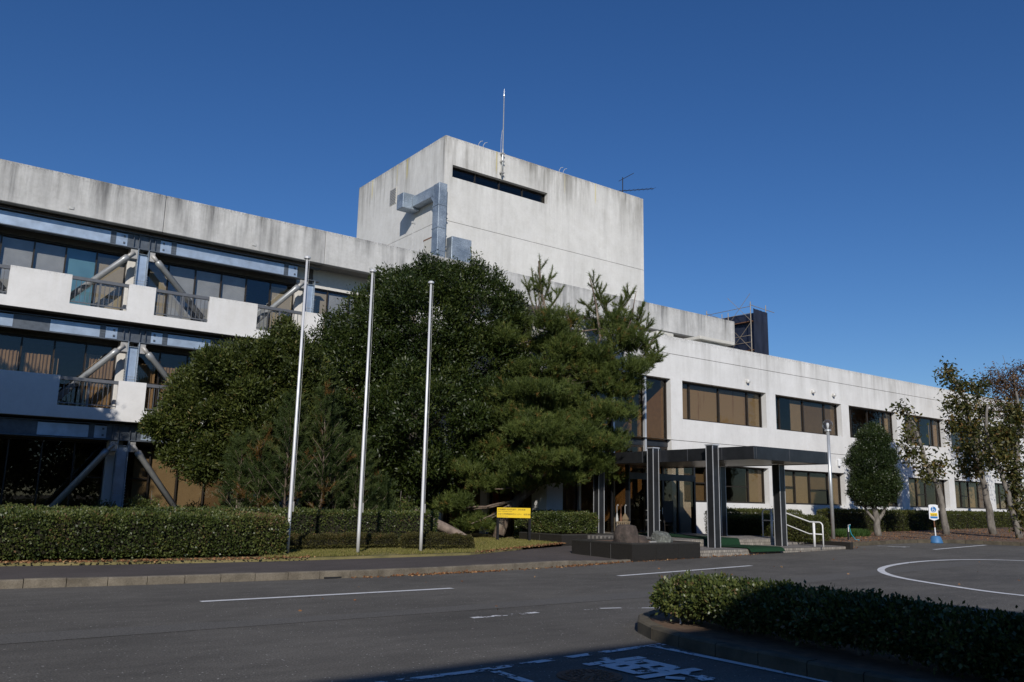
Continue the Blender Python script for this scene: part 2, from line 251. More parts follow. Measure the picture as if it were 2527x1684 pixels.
class MB:
    def __init__(s): s.v = []; s.f = []
    def quadpts(s, pts): b = len(s.v); s.v += [tuple(p) for p in pts]; s.f.append(tuple(range(b, b + len(pts)))); return s
    def box(s, x0, y0, z0, x1, y1, z1):
        b = len(s.v); s.v += [(x0, y0, z0), (x1, y0, z0), (x1, y1, z0), (x0, y1, z0), (x0, y0, z1), (x1, y0, z1), (x1, y1, z1), (x0, y1, z1)]
        s.f += [tuple(b + i for i in q) for q in ((0, 3, 2, 1), (4, 5, 6, 7), (0, 1, 5, 4), (1, 2, 6, 5), (2, 3, 7, 6), (3, 0, 4, 7))]; return s
    def prism(s, poly, z0, z1):
        """poly: list of (x,y) counter-clockwise; z0,z1 numbers or functions of x"""
        f0 = z0 if callable(z0) else (lambda x: z0); f1 = z1 if callable(z1) else (lambda x: z1)
        b = len(s.v); n = len(poly); s.v += [(x, y, f0(x)) for x, y in poly] + [(x, y, f1(x)) for x, y in poly]
        s.f.append(tuple(range(b + n - 1, b - 1, -1))); s.f.append(tuple(range(b + n, b + 2 * n)))
        s.f += [(b + i, b + (i + 1) % n, b + n + (i + 1) % n, b + n + i) for i in range(n)]; return s
    def tube(s, pts, rad, n=8, caps=True):
        pts = [Vector(p) for p in pts]; rs = rad if isinstance(rad, (list, tuple)) else [rad] * len(pts); b = len(s.v); ref = None
        for i, p in enumerate(pts):
            d = (pts[min(i + 1, len(pts) - 1)] - pts[max(i - 1, 0)]).normalized()
            if ref is None: ref = Vector((1, 0, 0)) if abs(d.x) < 0.8 else Vector((0, 1, 0))
            a = (ref - d * ref.dot(d)).normalized(); c = d.cross(a); ref = a
            for k in range(n): an = 2 * math.pi * k / n; q = p + (a * math.cos(an) + c * math.sin(an)) * rs[i]; s.v.append(tuple(q))
        for i in range(len(pts) - 1):
            for k in range(n): s.f.append((b + i * n + k, b + i * n + (k + 1) % n, b + (i + 1) * n + (k + 1) % n, b + (i + 1) * n + k))
        if caps: s.f.append(tuple(b + k for k in range(n - 1, -1, -1))); e = b + (len(pts) - 1) * n; s.f.append(tuple(e + k for k in range(n)))
        return s
    def lathe(s, cx, cy, prof, n=20):
        b = len(s.v)
        for r_, z in prof:
            for k in range(n): an = 2 * math.pi * k / n; s.v.append((cx + r_ * math.cos(an), cy + r_ * math.sin(an), z))
        for i in range(len(prof) - 1):
            for k in range(n): s.f.append((b + i * n + k, b + i * n + (k + 1) % n, b + (i + 1) * n + (k + 1) % n, b + (i + 1) * n + k))
        s.f.append(tuple(b + k for k in range(n - 1, -1, -1))); e = b + (len(prof) - 1) * n; s.f.append(tuple(e + k for k in range(n))); return s
    def build(s, name, mat, parent=None, org=None, smooth=False, bevel=0.0, seg=1):
        og = ORG[parent] if parent is not None else (Vector(org) if org is not None else Vector((0, 0, 0)))
        me = bpy.data.meshes.new(name); me.from_pydata([(x - og.x, y - og.y, z - og.z) for x, y, z in s.v], [], s.f)
        me.materials.append(MAT[mat])
        if smooth:
            me.polygons.foreach_set('use_smooth', [len(p.vertices) == 4 for p in me.polygons])
        me.update(); me.validate(); o = bpy.data.objects.new(name, me); link(o); ORG[o] = og
        if parent is not None: o.parent = parent
        else: o.location = og
        if bevel: m = o.modifiers.new('bevel', 'BEVEL'); m.width = bevel; m.segments = seg; m.limit_method = 'ANGLE'
        return o
def copy_at(src, dx, dy, dz, parent):
    o = src.copy(); link(o); o.parent = parent; ORG[o] = ORG[src]; o.location = src.location + Vector((dx, dy, dz)); return o
def wall_x(mb, x0, x1, z0, z1, y, th, ops):
    """wall in a plane of constant y facing -Y with rectangular openings (x0,x1,z0,z1)"""
    xs = sorted({x0, x1, *[o[0] for o in ops], *[o[1] for o in ops]}); zs = sorted({z0, z1, *[o[2] for o in ops], *[o[3] for o in ops]})
    xs = [x for x in xs if x0 <= x <= x1]; zs = [z for z in zs if z0 <= z <= z1]; yb = y + th
    for a, b in zip(xs, xs[1:]):
        for c, d in zip(zs, zs[1:]):
            mx, mz = (a + b) / 2, (c + d) / 2
            if any(o[0] < mx < o[1] and o[2] < mz < o[3] for o in ops): continue
            mb.quadpts([(a, y, c), (b, y, c), (b, y, d), (a, y, d)]); mb.quadpts([(b, yb, c), (a, yb, c), (a, yb, d), (b, yb, d)])
    for a, b, c, d in ops:
        a, b, c, d = max(a, x0), min(b, x1), max(c, z0), min(d, z1)
        if a >= b or c >= d: continue
        if a > x0: mb.quadpts([(a, y, d), (a, yb, d), (a, yb, c), (a, y, c)])
        if b < x1: mb.quadpts([(b, y, c), (b, yb, c), (b, yb, d), (b, y, d)])
        if c > z0: mb.quadpts([(a, y, c), (a, yb, c), (b, yb, c), (b, y, c)])
        if d < z1: mb.quadpts([(b, y, d), (b, yb, d), (a, yb, d), (a, y, d)])
    mb.quadpts([(x0, y, z1), (x1, y, z1), (x1, yb, z1), (x0, yb, z1)]); mb.quadpts([(x0, yb, z0), (x1, yb, z0), (x1, y, z0), (x0, y, z0)])
    mb.quadpts([(x0, yb, z0), (x0, y, z0), (x0, y, z1), (x0, yb, z1)]); mb.quadpts([(x1, y, z0), (x1, yb, z0), (x1, yb, z1), (x1, y, z1)]); return mb
def unit(a): return a / np.maximum(np.linalg.norm(a, axis=1, keepdims=True), 1e-9)
def leaf_mesh(name, c, d, length, width, parent, mat, tint, fold=0.12, org=None):
    """one folded four-cornered leaf per row: base point c, direction d"""
    n = len(c); d = unit(d); rv = unit(rng.normal(size=(n, 3))); s = unit(np.cross(d, rv)); nn = np.cross(s, d)
    L = (length * rng.uniform(0.7, 1.25, n))[:, None]; W = (width * rng.uniform(0.75, 1.2, n))[:, None] * 0.5
    m = c + d * L * 0.5 - nn * L * fold; v = np.stack([c, m + s * W, c + d * L - nn * L * fold * 0.6, m - s * W], 1).reshape(-1, 3)
    return mesh_np(name, v, np.arange(4 * n).reshape(n, 4), mat, parent, org, np.clip(tint, 0, 1))
def bumpy(d, k=4, seed=0, amp=0.12):
    r_ = np.random.default_rng(seed); out = np.zeros(len(d))
    for i in range(6): a = r_.normal(size=3) * k * (1 + 0.5 * i); out += np.sin(d @ a + r_.uniform(0, 6.28)) / (1 + 0.4 * i)
    return 1 + amp * out / 2.2
def crown_points(lobes, n, seed, shell=(0.78, 1.04), amp=0.12, k=4):
    """points on the uneven skin of a union of ellipsoids (cx,cy,cz,r,rz)"""
    L = np.array(lobes, float); wgt = L[:, 3] * (L[:, 3] + L[:, 4]); wgt /= wgt.sum(); P = []; N = []
    need = n
    while need > 0:
        i = rng.choice(len(L), size=need * 2, p=wgt); d = unit(rng.normal(size=(len(i), 3))); rad = L[i][:, [3, 3, 4]]
        q = L[i, :3] + d * rad * (rng.uniform(*shell, len(i)) * bumpy(d + i[:, None] * 0.7, k, seed, amp))[:, None]
        nm = unit(d / rad)
        dep = np.full(len(q), 9.0)
        for j in range(len(L)): e = np.linalg.norm((q - L[j, :3]) / L[j, [3, 3, 4]], axis=1); dep = np.where(i != j, np.minimum(dep, e), dep)
        ok = dep > shell[0] * 0.9; q, nm = q[ok][:need], nm[ok][:need]; P.append(q); N.append(nm); need -= len(q)
    return np.concatenate(P), np.concatenate(N)
def clumps(lobes, per, f=(0.22, 0.42), seed=0):
    r_ = np.random.default_rng(seed); out = [(l[0], l[1], l[2], l[3] * 0.86, l[4] * 0.86) for l in lobes]
    for l in lobes:
        for k in range(max(3, int(per * l[3] * l[4] / 3.0))):
            d = r_.normal(size=3); d /= np.linalg.norm(d); q = r_.uniform(*f) * min(1.6, (l[3] + l[4]) / 2); e = r_.uniform(0.78, 0.98)
            out.append((l[0] + d[0] * l[3] * e, l[1] + d[1] * l[3] * e, l[2] + d[2] * l[4] * e, q * r_.uniform(0.9, 1.3), q * r_.uniform(0.7, 1.0)))
    return out
def crown(parent, lobes, n, per, length, width, mat, seed, spread=0.13, shell=(0.78, 1.05), amp=0.12, name='crown', inner=0.25, up=0.35, zmin=None, k=4):
    P, N = crown_points(lobes, n, seed, shell, amp, k)
    if inner:
        P2, N2 = crown_points(lobes, int(n * inner), seed + 1, (0.45, 0.75), 0.05); P = np.concatenate([P, P2]); N = np.concatenate([N, N2])
    if zmin is not None: ok = P[:, 2] > zmin; P, N = P[ok], N[ok]
    m = len(P); ct = rng.normal(0.45, 0.2, m) + 0.18 * (bumpy(P * 0.5, 3, seed + 5, 1.0) - 1)
    c = np.repeat(P, per, 0) + rng.normal(0, spread, (m * per, 3)); d = np.repeat(N, per, 0) * 0.8 + rng.normal(0, 0.6, (m * per, 3)); d[:, 2] += up
    return leaf_mesh(name, c, d, length, width, parent, mat, np.repeat(ct, per) + rng.normal(0, 0.14, m * per))
def tufts(name, P, A, length, width, needles, parent, mat, tint, spread=0.75):
    m = len(P); a = np.repeat(unit(A), needles, 0); c = np.repeat(P, needles, 0); n = len(c)
    c = c + a * rng.uniform(-0.06, 0.05, (n, 1)) * (length / 0.12)
    d = unit(a + rng.normal(0, spread, (n, 3))); s = unit(np.cross(d, rng.normal(size=(n, 3))))
    L = (length * rng.uniform(0.75, 1.2, n))[:, None]; v = np.stack([c - s * width * 0.5, c + s * width * 0.5, c + d * L], 1).reshape(-1, 3)
    return mesh_np(name, v, np.arange(3 * n).reshape(n, 3), mat, parent, None, np.clip(np.repeat(tint, needles) + rng.normal(0, 0.07, n), 0, 1))
def limbs(parent, paths, mat, name='trunk', n=9):
    mb = MB()
    for pts, r0, r1 in paths:
        pts = [Vector(p) for p in pts]; fine = []
        for a, b in zip(pts, pts[1:]):
            for q in range(3): fine.append(a.lerp(b, q / 3.0) + Vector(rng.normal(0, 0.012 + r0 * 0.05, 3)))
        fine.append(pts[-1]); m = len(fine); mb.tube(fine, [r0 + (r1 - r0) * (i / (m - 1)) ** 0.8 for i in range(m)], n)
    return mb.build(name, mat, parent, smooth=True)

# ================================================================== SETTING
def kerb_y(x):                                        # front line of the left kerb
    return float(np.interp(x, [-60, 0, 2, 4, 8.4, 12, 14, 16, 17.1], [17.6, 16.95, 16.75, 16.5, 16.2, 16.45, 16.75, 17.0, 17.05]))
def strip(mb, xs, fa, fb, off):
    for a, b in zip(xs, xs[1:]):
        mb.quadpts([(a, fa(a), zg(a) + off), (b, fa(b), zg(b) + off), (b, fb(b), zg(b) + off), (a, fb(a), zg(a) + off)])
    return mb
XS = [-300, -60, 14, 60, 500]
tag(strip(MB(), XS, lambda x: -300, lambda x: 600, -0.05).build('ground', 'ground_earth'), kind='structure')
road = tag(strip(MB(), [-120, 14, 60, 160], lambda x: -60, lambda x: 34.0, 0.0).build('road', 'asphalt'), kind='structure')
strip(MB(), [-60, 1.4, 5.7, 11.6, 14, 19.5, 26], lambda x: float(np.interp(x, [-60, 1.4, 11.6, 26], [11.0, 10.75, 10.75, 11.4])), lambda x: float(np.interp(x, [-60, 1.4, 5.8, 12, 19.5, 26], [11.6, 11.45, 11.2, 11.55, 11.95, 12.2])), 0.004).build('asphalt_patch', 'asphalt_trench', road)
def line_mark(pts, wd, mat, name='road_marking', closed=False):
    mb = MB(); P = [Vector((x, y, 0)) for x, y in pts]; L = []; Rr = []
    for i, q in enumerate(P):
        a = P[i - 1] if (i > 0 or closed) else P[i]; b = P[(i + 1) % len(P)] if (i < len(P) - 1 or closed) else P[i]
        d = (b - a).normalized(); nrm = Vector((-d.y, d.x, 0)) * wd * 0.5; L.append(q + nrm); Rr.append(q - nrm)
    n = len(P)
    for i in range(n if closed else n - 1):
        j = (i + 1) % n; mb.quadpts([(v.x, v.y, zg(v.x) + 0.008) for v in (Rr[i], Rr[j], L[j], L[i])])
    return mb.build(name, mat, road)
line_mark([(4.27, 13.53), (6.5, 13.52), (8.86, 13.53)], 0.15, 'paint_good')
line_mark([(13.75, 14.18), (16.3, 14.3), (18.83, 14.42)], 0.15, 'paint_good')
line_mark([(-5.5, 13.6), (-0.8, 13.55)], 0.15, 'paint_good')
line_mark([(30.44, 15.42), (35.24, 15.8)], 0.14, 'paint_good')
ctrl = [(17.6, 4.5), (17.63, 7.29), (18.16, 8.87), (19.21, 10.67), (20.8, 11.93), (22.9, 12.6), (25.09, 12.72), (26.75, 12.17), (27.5, 11.0), (27.9, 8.5), (27.6, 5.2), (25.6, 2.2), (22.2, 1.0), (19.0, 2.0)]
def catmull(c, m=6):
    n = len(c); out = []
    for i in range(n):
        p0, p1, p2, p3 = (np.array(c[(i + k) % n]) for k in (-1, 0, 1, 2))
        for s in range(m):
            t_ = s / m; q = 0.5 * ((2 * p1) + (-p0 + p2) * t_ + (2 * p0 - 5 * p1 + 4 * p2 - p3) * t_ ** 2 + (-p0 + 3 * p1 - 3 * p2 + p3) * t_ ** 3); out.append(tuple(q))
    return out
line_mark(catmull(ctrl), 0.17, 'paint_good', closed=True)
line_mark([(3.0, 6.95), (4.85, 6.95), (6.6, 7.08), (7.62, 7.12)], 0.11, 'paint_worn'); line_mark([(7.42, 7.05), (7.40, 5.0), (7.3, 1.5)], 0.11, 'paint_half'); line_mark([(5.0, 6.85), (4.9, 4.5)], 0.11, 'paint_worn')
line_mark([(6.9, 10.03), (8.1, 10.06)], 0.12, 'paint_worn'); line_mark([(8.6, 10.0), (9.15, 9.96)], 0.07, 'paint_faded'); line_mark([(9.27, 9.97), (9.62, 9.86)], 0.08, 'paint_good'); line_mark([(9.7, 9.8), (10.3, 9.5)], 0.07, 'paint_worn')
# painted character 専 on the parking space: strokes in a unit square
mb = MB()
def stroke(u0, v0, u1, v1, wd=0.125):
    a = Vector((5.97 + 0.82 * u0, 5.45 + 1.38 * v0, 0)); b = Vector((5.97 + 0.82 * u1, 5.45 + 1.38 * v1, 0)); d = (b - a).normalized(); n = Vector((-d.y, d.x, 0)) * wd * 0.5; zz = 0.0085 + 0.0006 * len(mb.f)
    mb.quadpts([(q.x, q.y, zz) for q in (a - n, b - n, b + n, a + n)])
for s_ in ((0.0, 0.86, 1.0, 0.86), (0.5, 1.0, 0.5, 0.36), (0.14, 0.75, 0.86, 0.75), (0.14, 0.60, 0.86, 0.60), (0.14, 0.45, 0.86, 0.45), (0.17, 0.78, 0.17, 0.42), (0.83, 0.78, 0.83, 0.42), (0.0, 0.31, 1.0, 0.31), (0.66, 0.42, 0.66, 0.02), (0.66, 0.03, 0.5, 0.06), (0.26, 0.22, 0.4, 0.12)): stroke(*s_)
mb.build('painted_character', 'paint_half', road)
# wheelchair mark painted by the kerb
mb = MB(); cx, cy = 30.75, 17.02
def arc(cx, cy, r0, r1, a0, a1, n=16):
    for i in range(n):
        a, b = R(a0 + (a1 - a0) * i / n), R(a0 + (a1 - a0) * (i + 1) / n)
        mb.quadpts([(cx + r_ * math.cos(q), cy + r_ * math.sin(q), zg(cx) + 0.012) for r_, q in ((r0, a), (r1, a), (r1, b), (r0, b))])
arc(cx, cy - 0.1, 0.2, 0.3, 150, 400); arc(cx - 0.1, cy + 0.55, 0.0, 0.1, 0, 360)
for a, b in (((-0.12, 0.45), (-0.06, 0.05)), ((-0.06, 0.08), (0.26, 0.06)), ((0.24, 0.08), (0.42, -0.3)), ((-0.1, 0.28), (0.2, 0.26)), ((0.40, -0.28), (0.55, -0.22))):
    a, b = Vector((*a, 0)), Vector((*b, 0)); d = (b - a).normalized(); n = Vector((-d.y, d.x, 0)) * 0.05
    mb.quadpts([(cx + q.x, cy + q.y, zg(cx) + 0.0135) for q in (a - n, b - n, b + n, a + n)])
mb.build('wheelchair_mark', 'paint_good', road)
# manhole cover
mh = thing('manhole_cover', (5.63, 6.2, 0.0), 'round rusty iron manhole cover beside painted parking character', 'manhole cover')
MB().lathe(5.63, 6.2, [(0.31, 0.002), (0.31, 0.012), (0.28, 0.014)], 28).build('frame_ring', 'rust', mh)
MB().lathe(5.63, 6.2, [(0.268, 0.004), (0.268, 0.02)], 28).build('cover_plate', 'rust', mh)
mb = MB()
for rr in (0.09, 0.15, 0.21):
    for k in range(int(rr * 90)): a = 2 * math.pi * k / int(rr * 90); mb.box(5.63 + rr * math.cos(a) - 0.016, 6.2 + rr * math.sin(a) - 0.016, 0.019, 5.63 + rr * math.cos(a) + 0.016, 6.2 + rr * math.sin(a) + 0.016, 0.027)
tag(mb.build('tread_pattern', 'rust', mh), kind='stuff')
# sidewalk, apron, beds
xs = [-60, -30, -10, 0, 2, 4, 6, 8.4, 10, 12, 13.4]
SWB = lambda x: float(np.interp(x, [-60, 0, 2.2, 4.4, 7.6, 10, 13.4, 16.2], [20.2, 20.0, 19.85, 19.4, 19.2, 19.35, 19.6, 20.9]))
tag(strip(MB(), xs, lambda x: kerb_y(x) + 0.16, SWB, 0.145).build('sidewalk', 'asphalt_walk'), kind='structure')
ap = MB(); P_ = [(13.4, kerb_y(13.4) + 0.16, 0.145), (14.6, kerb_y(14.6) + 0.16, 0.14), (16.0, 17.18, 0.06), (17.0, 17.2, 0.06), (18.1, 19.6, 0.14), (19.6, 21.0, 0.16), (21.2, 21.3, 0.18), (21.2, 22.6, 0.2), (18.7, 21.95, 0.18), (16.2, 20.9, 0.17), (13.4, 19.6, 0.147)]
ap.quadpts(P_); tag(ap.build('path', 'asphalt_walk'), kind='structure')
xs = [-60, -30, 0, 2, 4, 6, 8, 10, 12, 13.4, 14, 16.2]
lawn = strip(MB(), xs, SWB, lambda x: 36.0, 0.20)
lawn.quadpts([(16.2, 20.9, 0.23), (18.7, 21.95, 0.265), (22.0, 22.9, 0.31), (22.0, 36.0, 0.31), (16.2, 36.0, 0.23)])
lawn.quadpts([(-60, SWB(-60), 0.1), (0, SWB(0), 0.1), (0, SWB(0), 0.2), (-60, SWB(-60), 0.2)])
for a, b in zip(xs[2:], xs[3:]): lawn.quadpts([(a, SWB(a), 0.08), (b, SWB(b), 0.08), (b, SWB(b), 0.2 + zg(b)), (a, SWB(a), 0.2 + zg(a))])
tag(lawn.build('lawn', 'lawn_soil'), kind='structure')
BEDR = [(27.8, 18.0), (30.0, 18.05), (32.6, 18.2), (34.4, 18.0), (35.5, 17.2), (36.0, 15.6), (36.2, 13.5), (36.4, 8.0)]
mb = MB()
bx = [x for x, y in BEDR]
poly = BEDR + [(60, 8.0), (90, 8.0), (90, 26.0), (60, 26.0), (27.0, 26.0)]
mb.quadpts([(x, y, zg(x) + 0.13) for x, y in BEDR[:5]] + [(35.5, 26.0, zg(35.5) + 0.13), (27.8, 26.0, zg(27.8) + 0.13)])
mb.quadpts([(x, y, zg(x) + 0.13) for x, y in BEDR[4:]] + [(60, 8.0, zg(60) + 0.13), (60, 26.0, zg(60) + 0.13), (35.5, 26.0, zg(35.5) + 0.13)])
mb.quadpts([(60, 8, zg(60) + 0.13), (90, 8, zg(60) + 0.13), (90, 26, zg(60) + 0.13), (60, 26, zg(60) + 0.13)])
tag(mb.build('planting_bed', 'soil'), kind='structure')
# kerbs: one stone after another
def kerb(name, pts, label, hgt, drop=None, step=0.65, wd=0.16, mat='kerb_concrete'):
    k = thing(name, (pts[0][0], pts[0][1], zg(pts[0][0])), label, 'kerb'); P = [Vector((x, y, 0)) for x, y in pts]
    seg = [0.0]
    for a, b in zip(P, P[1:]): seg.append(seg[-1] + (b - a).length)
    def at(s):
        i = max(0, min(len(P) - 2, int(np.searchsorted(seg, s)) - 1)); return P[i].lerp(P[i + 1], (s - seg[i]) / (seg[i + 1] - seg[i]))
    s = 0.0
    while s < seg[-1] - 0.1:
        e = min(s + step - 0.012, seg[-1]); a, b = at(s), at(e); d = (b - a).normalized(); n = Vector((-d.y, d.x, 0)) * wd; j = random.uniform(-0.006, 0.006)
        ha, hb = (hgt if drop is None else drop(a.x)), (hgt if drop is None else drop(b.x)); mb = MB(); za, zb = zg(a.x), zg(b.x)
        ch = 0.02
        ring = lambda q, z0, h: [(q.x, q.y, z0 - 0.08), (q.x + n.x, q.y + n.y, z0 - 0.08), (q.x + n.x, q.y + n.y, z0 + h), (q.x + n.x * 0.14, q.y + n.y * 0.14, z0 + h), (q.x, q.y, z0 + h - ch)]
        A, B = ring(a, za, ha + j), ring(b, zb, hb + j); o = len(mb.v); mb.v += A + B
        mb.f += [(0, 1, 2, 3, 4), (9, 8, 7, 6, 5)] + [(i, i + 5, (i + 1) % 5 + 5, (i + 1) % 5) for i in range(5)]
        mb.build('kerb_stone', mat, k); s += step
    return k
kerb('kerb', [(x, kerb_y(x)) for x in (-12, -6, 0, 2, 4, 6, 8.4, 10, 12, 13.4, 14.6, 15.4, 16.2, 17.0)], 'weathered concrete kerb along the sidewalk in front of the hedge', 0.15, lambda x: float(np.interp(x, [14.4, 16.0], [0.15, 0.065])))
kerb('kerb', BEDR, 'low dark kerb around the bare bed under the pruned trees', 0.14, mat='kerb_shade_dark')
drain = tag(MB().box(7.55, kerb_y(7.75) - 0.012, 0.005, 8.0, kerb_y(7.75) + 0.04, 0.035).build('kerb_drain', 'black_iron', org=(7.75, kerb_y(7.75), 0)), 'narrow dark drain slot in the kerb face below the sidewalk', 'drain')
# fallen leaves swept along the kerbs and the path
def litter(n, fx, name, label):
    p = np.array([fx() for _ in range(n)]); d = rng.normal(size=(n, 3)); d[:, 2] *= 0.25
    return tag(leaf_mesh(name, p, d, 0.062, 0.04, None, 'dead_leaf', rng.uniform(0, 1, n), 0.1), label, 'leaves', kind='stuff')
def fx1():
    x = random.choice([random.uniform(8, 17), random.uniform(9.5, 12), random.uniform(14, 16.5)]); return (x, kerb_y(x) - abs(random.gauss(0.03, 0.09)), zg(x) + 0.015)
litter(800, fx1, 'fallen_leaves', 'brown fallen leaves lying along the foot of the kerb')
def fx2():
    x = random.uniform(2, 8.6); return (x, SWB(x) + random.gauss(0.06, 0.12), 0.225)
litter(900, fx2, 'fallen_leaves', 'brown leaf litter under the front hedge by the sidewalk')
def fx3():
    t_ = random.random(); x = 13.6 + 5.1 * t_; return (x, float(np.interp(x, [13.4, 16.2, 18.7], [19.6, 20.9, 21.95])) + random.gauss(0.0, 0.16), zg(x) + 0.225)
litter(600, fx3, 'fallen_leaves', 'orange fallen leaves along the edge of grass and path')
def fx4():
    x = random.uniform(17.2, 29); return (x, 17.0 + 0.05 * (x - 17) - abs(random.gauss(0.0, 0.12)), zg(x) + 0.012)
litter(500, fx4, 'fallen_leaves', 'scattered brown leaves below the entrance steps and black planter')
def fx5():
    x = random.uniform(29, 50); return (x, random.uniform(15.6 if x > 36 else 18.3, 23.5), zg(x) + 0.145)
litter(3200, fx5, 'fallen_leaves', 'dry leaf litter covering the bare bed under pruned trees')
def fx6(): x = random.uniform(2, 30); return (x, random.uniform(8.5, 16.8), zg(x) + 0.012)
litter(45, fx6, 'fallen_leaves', 'few stray brown leaves scattered over the asphalt')

# ================================================================== OFFICE BUILDING
bld = thing('office_building', (20.0, 34.0, 0.2), 'large white concrete office building with balconies, tower block and long window wing', 'building')
YB, YW = 34.0, 35.3                                    # balcony face and window plane of the three-storey wing
PER = 7.05; X0 = -4.05 - PER
# --- interior floors and back wall (dark rooms behind the glass)
mb = MB()
for z in (0.25, 4.42, 8.22, 11.95): mb.box(-18, 35.45, z, 43.4, 43.0, z + 0.25)
mb.box(-18, 43.0, 0.2, 43.4, 43.3, 12.3); mb.box(-18.3, 35.4, 0.2, -18, 43.3, 12.3); mb.box(43.4, 34.3, 0.2, 43.55, 43.3, 13.3); mb.build('interior_shell', 'interior', bld)
mb = MB().box(-18, 34.4, 12.45, 43.4, 43.3, 12.7).build('roof', 'roof_grey', bld)
# --- parapet panels with open joints
edges = [-18.0 + 0.0]
xj = -12.7
while xj < 43: edges.append(xj); xj += 6.9
edges.append(43.5)
for a, b in zip(edges, edges[1:]): MB().box(a + 0.008, YB, 11.86, b - 0.008, YB + 0.32, 13.4).build('parapet_panel', 'parapet_concrete', bld, bevel=0.02)
MB().box(43.25, YB + 0.33, 11.86, 43.5, 43.3, 13.4).build('parapet_panel', 'parapet_concrete', bld, bevel=0.02)
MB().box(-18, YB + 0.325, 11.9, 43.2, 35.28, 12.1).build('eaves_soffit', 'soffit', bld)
mb = MB()
for x in (4.6, 11.6, 2.4 + 14.7): mb.box(x, YB - 0.03, 12.05, x + 0.16, YB + 0.01, 12.16)
mb.build('scupper', 'cable', bld)
# upper wall of the three-storey wing seen over the low roof
MB().box(20.5, 35.31, 8.3, 43.4, 35.44, 11.88).build('upper_wall', 'parapet_concrete', bld)
# --- balconies
def railing(par, x0, x1, z0, z1):
    y = YB + 0.08
    MB().box(x0, y - 0.05, z1 - 0.13, x1, y + 0.05, z1).build('top_rail', 'rail_metal', par, bevel=0.01); MB().box(x0, y - 0.02, z0 + 0.08, x1, y + 0.02, z0 + 0.12).build('bottom_rail', 'rail_metal', par)
    xm = (x0 + x1) / 2; MB().box(xm - 0.035, y - 0.03, z0, xm + 0.035, y + 0.03, z1 - 0.13).build('rail_post', 'rail_metal', par)
    n = int((x1 - x0) / 0.155); first = None; st = (x1 - x0) / n
    for i in range(1, n):
        x = x0 + st * i
        if abs(x - xm) < 0.06: continue
        if first is None: first = MB().box(x - 0.011, y - 0.011, z0 + 0.12, x + 0.011, y + 0.011, z1 - 0.13).build('baluster', 'rail_metal', par); fx = x
        else: copy_at(first, x - fx, 0, 0, par)
for zb, zu, zt in ((4.28, 4.72, 5.80), (8.10, 8.48, 9.57)):
    bal = MB().box(-18, YB, zb, 20.3, YB + 0.15, zu).box(-18, YB + 0.15, zb + 0.06, 20.3, YW - 0.02, zb + 0.26).build('balcony', 'balcony_paint', bld)
    x = X0
    while x < 20:
        for k, (dx0, dx1, solid) in enumerate(((0, 2.0, 1), (2.0, 3.98, 0), (3.98, 4.97, 1), (4.97, 6.93, 0))):
            a, b = x + dx0, min(x + dx1 + (0.12 if k == 3 else 0), 20.3)
            if a > 20.2: continue
            if solid: MB().box(a, YB, zu, b, YB + 0.15, zt).build('balcony_panel', 'balcony_paint', bal)
            else: railing(bal, a, b, zu, zt - 0.02)
        x += PER
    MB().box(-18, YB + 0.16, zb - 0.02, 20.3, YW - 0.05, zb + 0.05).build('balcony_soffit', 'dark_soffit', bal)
# --- concrete columns and dark lintels behind the steel frame
COLX = [X0 + 4.47 + PER * i for i in range(5)]         # column axes
for cx in COLX: MB().box(cx - 0.42, YW - 0.22, 0.2, cx + 0.12, YW + 0.3, 11.9).build('column', 'column_paint', bld, bevel=0.02)
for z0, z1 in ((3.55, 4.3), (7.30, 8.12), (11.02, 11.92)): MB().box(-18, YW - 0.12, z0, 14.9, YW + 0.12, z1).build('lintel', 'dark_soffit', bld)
for z0, z1 in ((3.55, 4.3), (7.30, 8.12), (11.02, 11.92)): MB().box(14.91, YW - 0.14, z0, 20.3, YW + 0.12, z1).build('lintel', 'column_paint', bld)
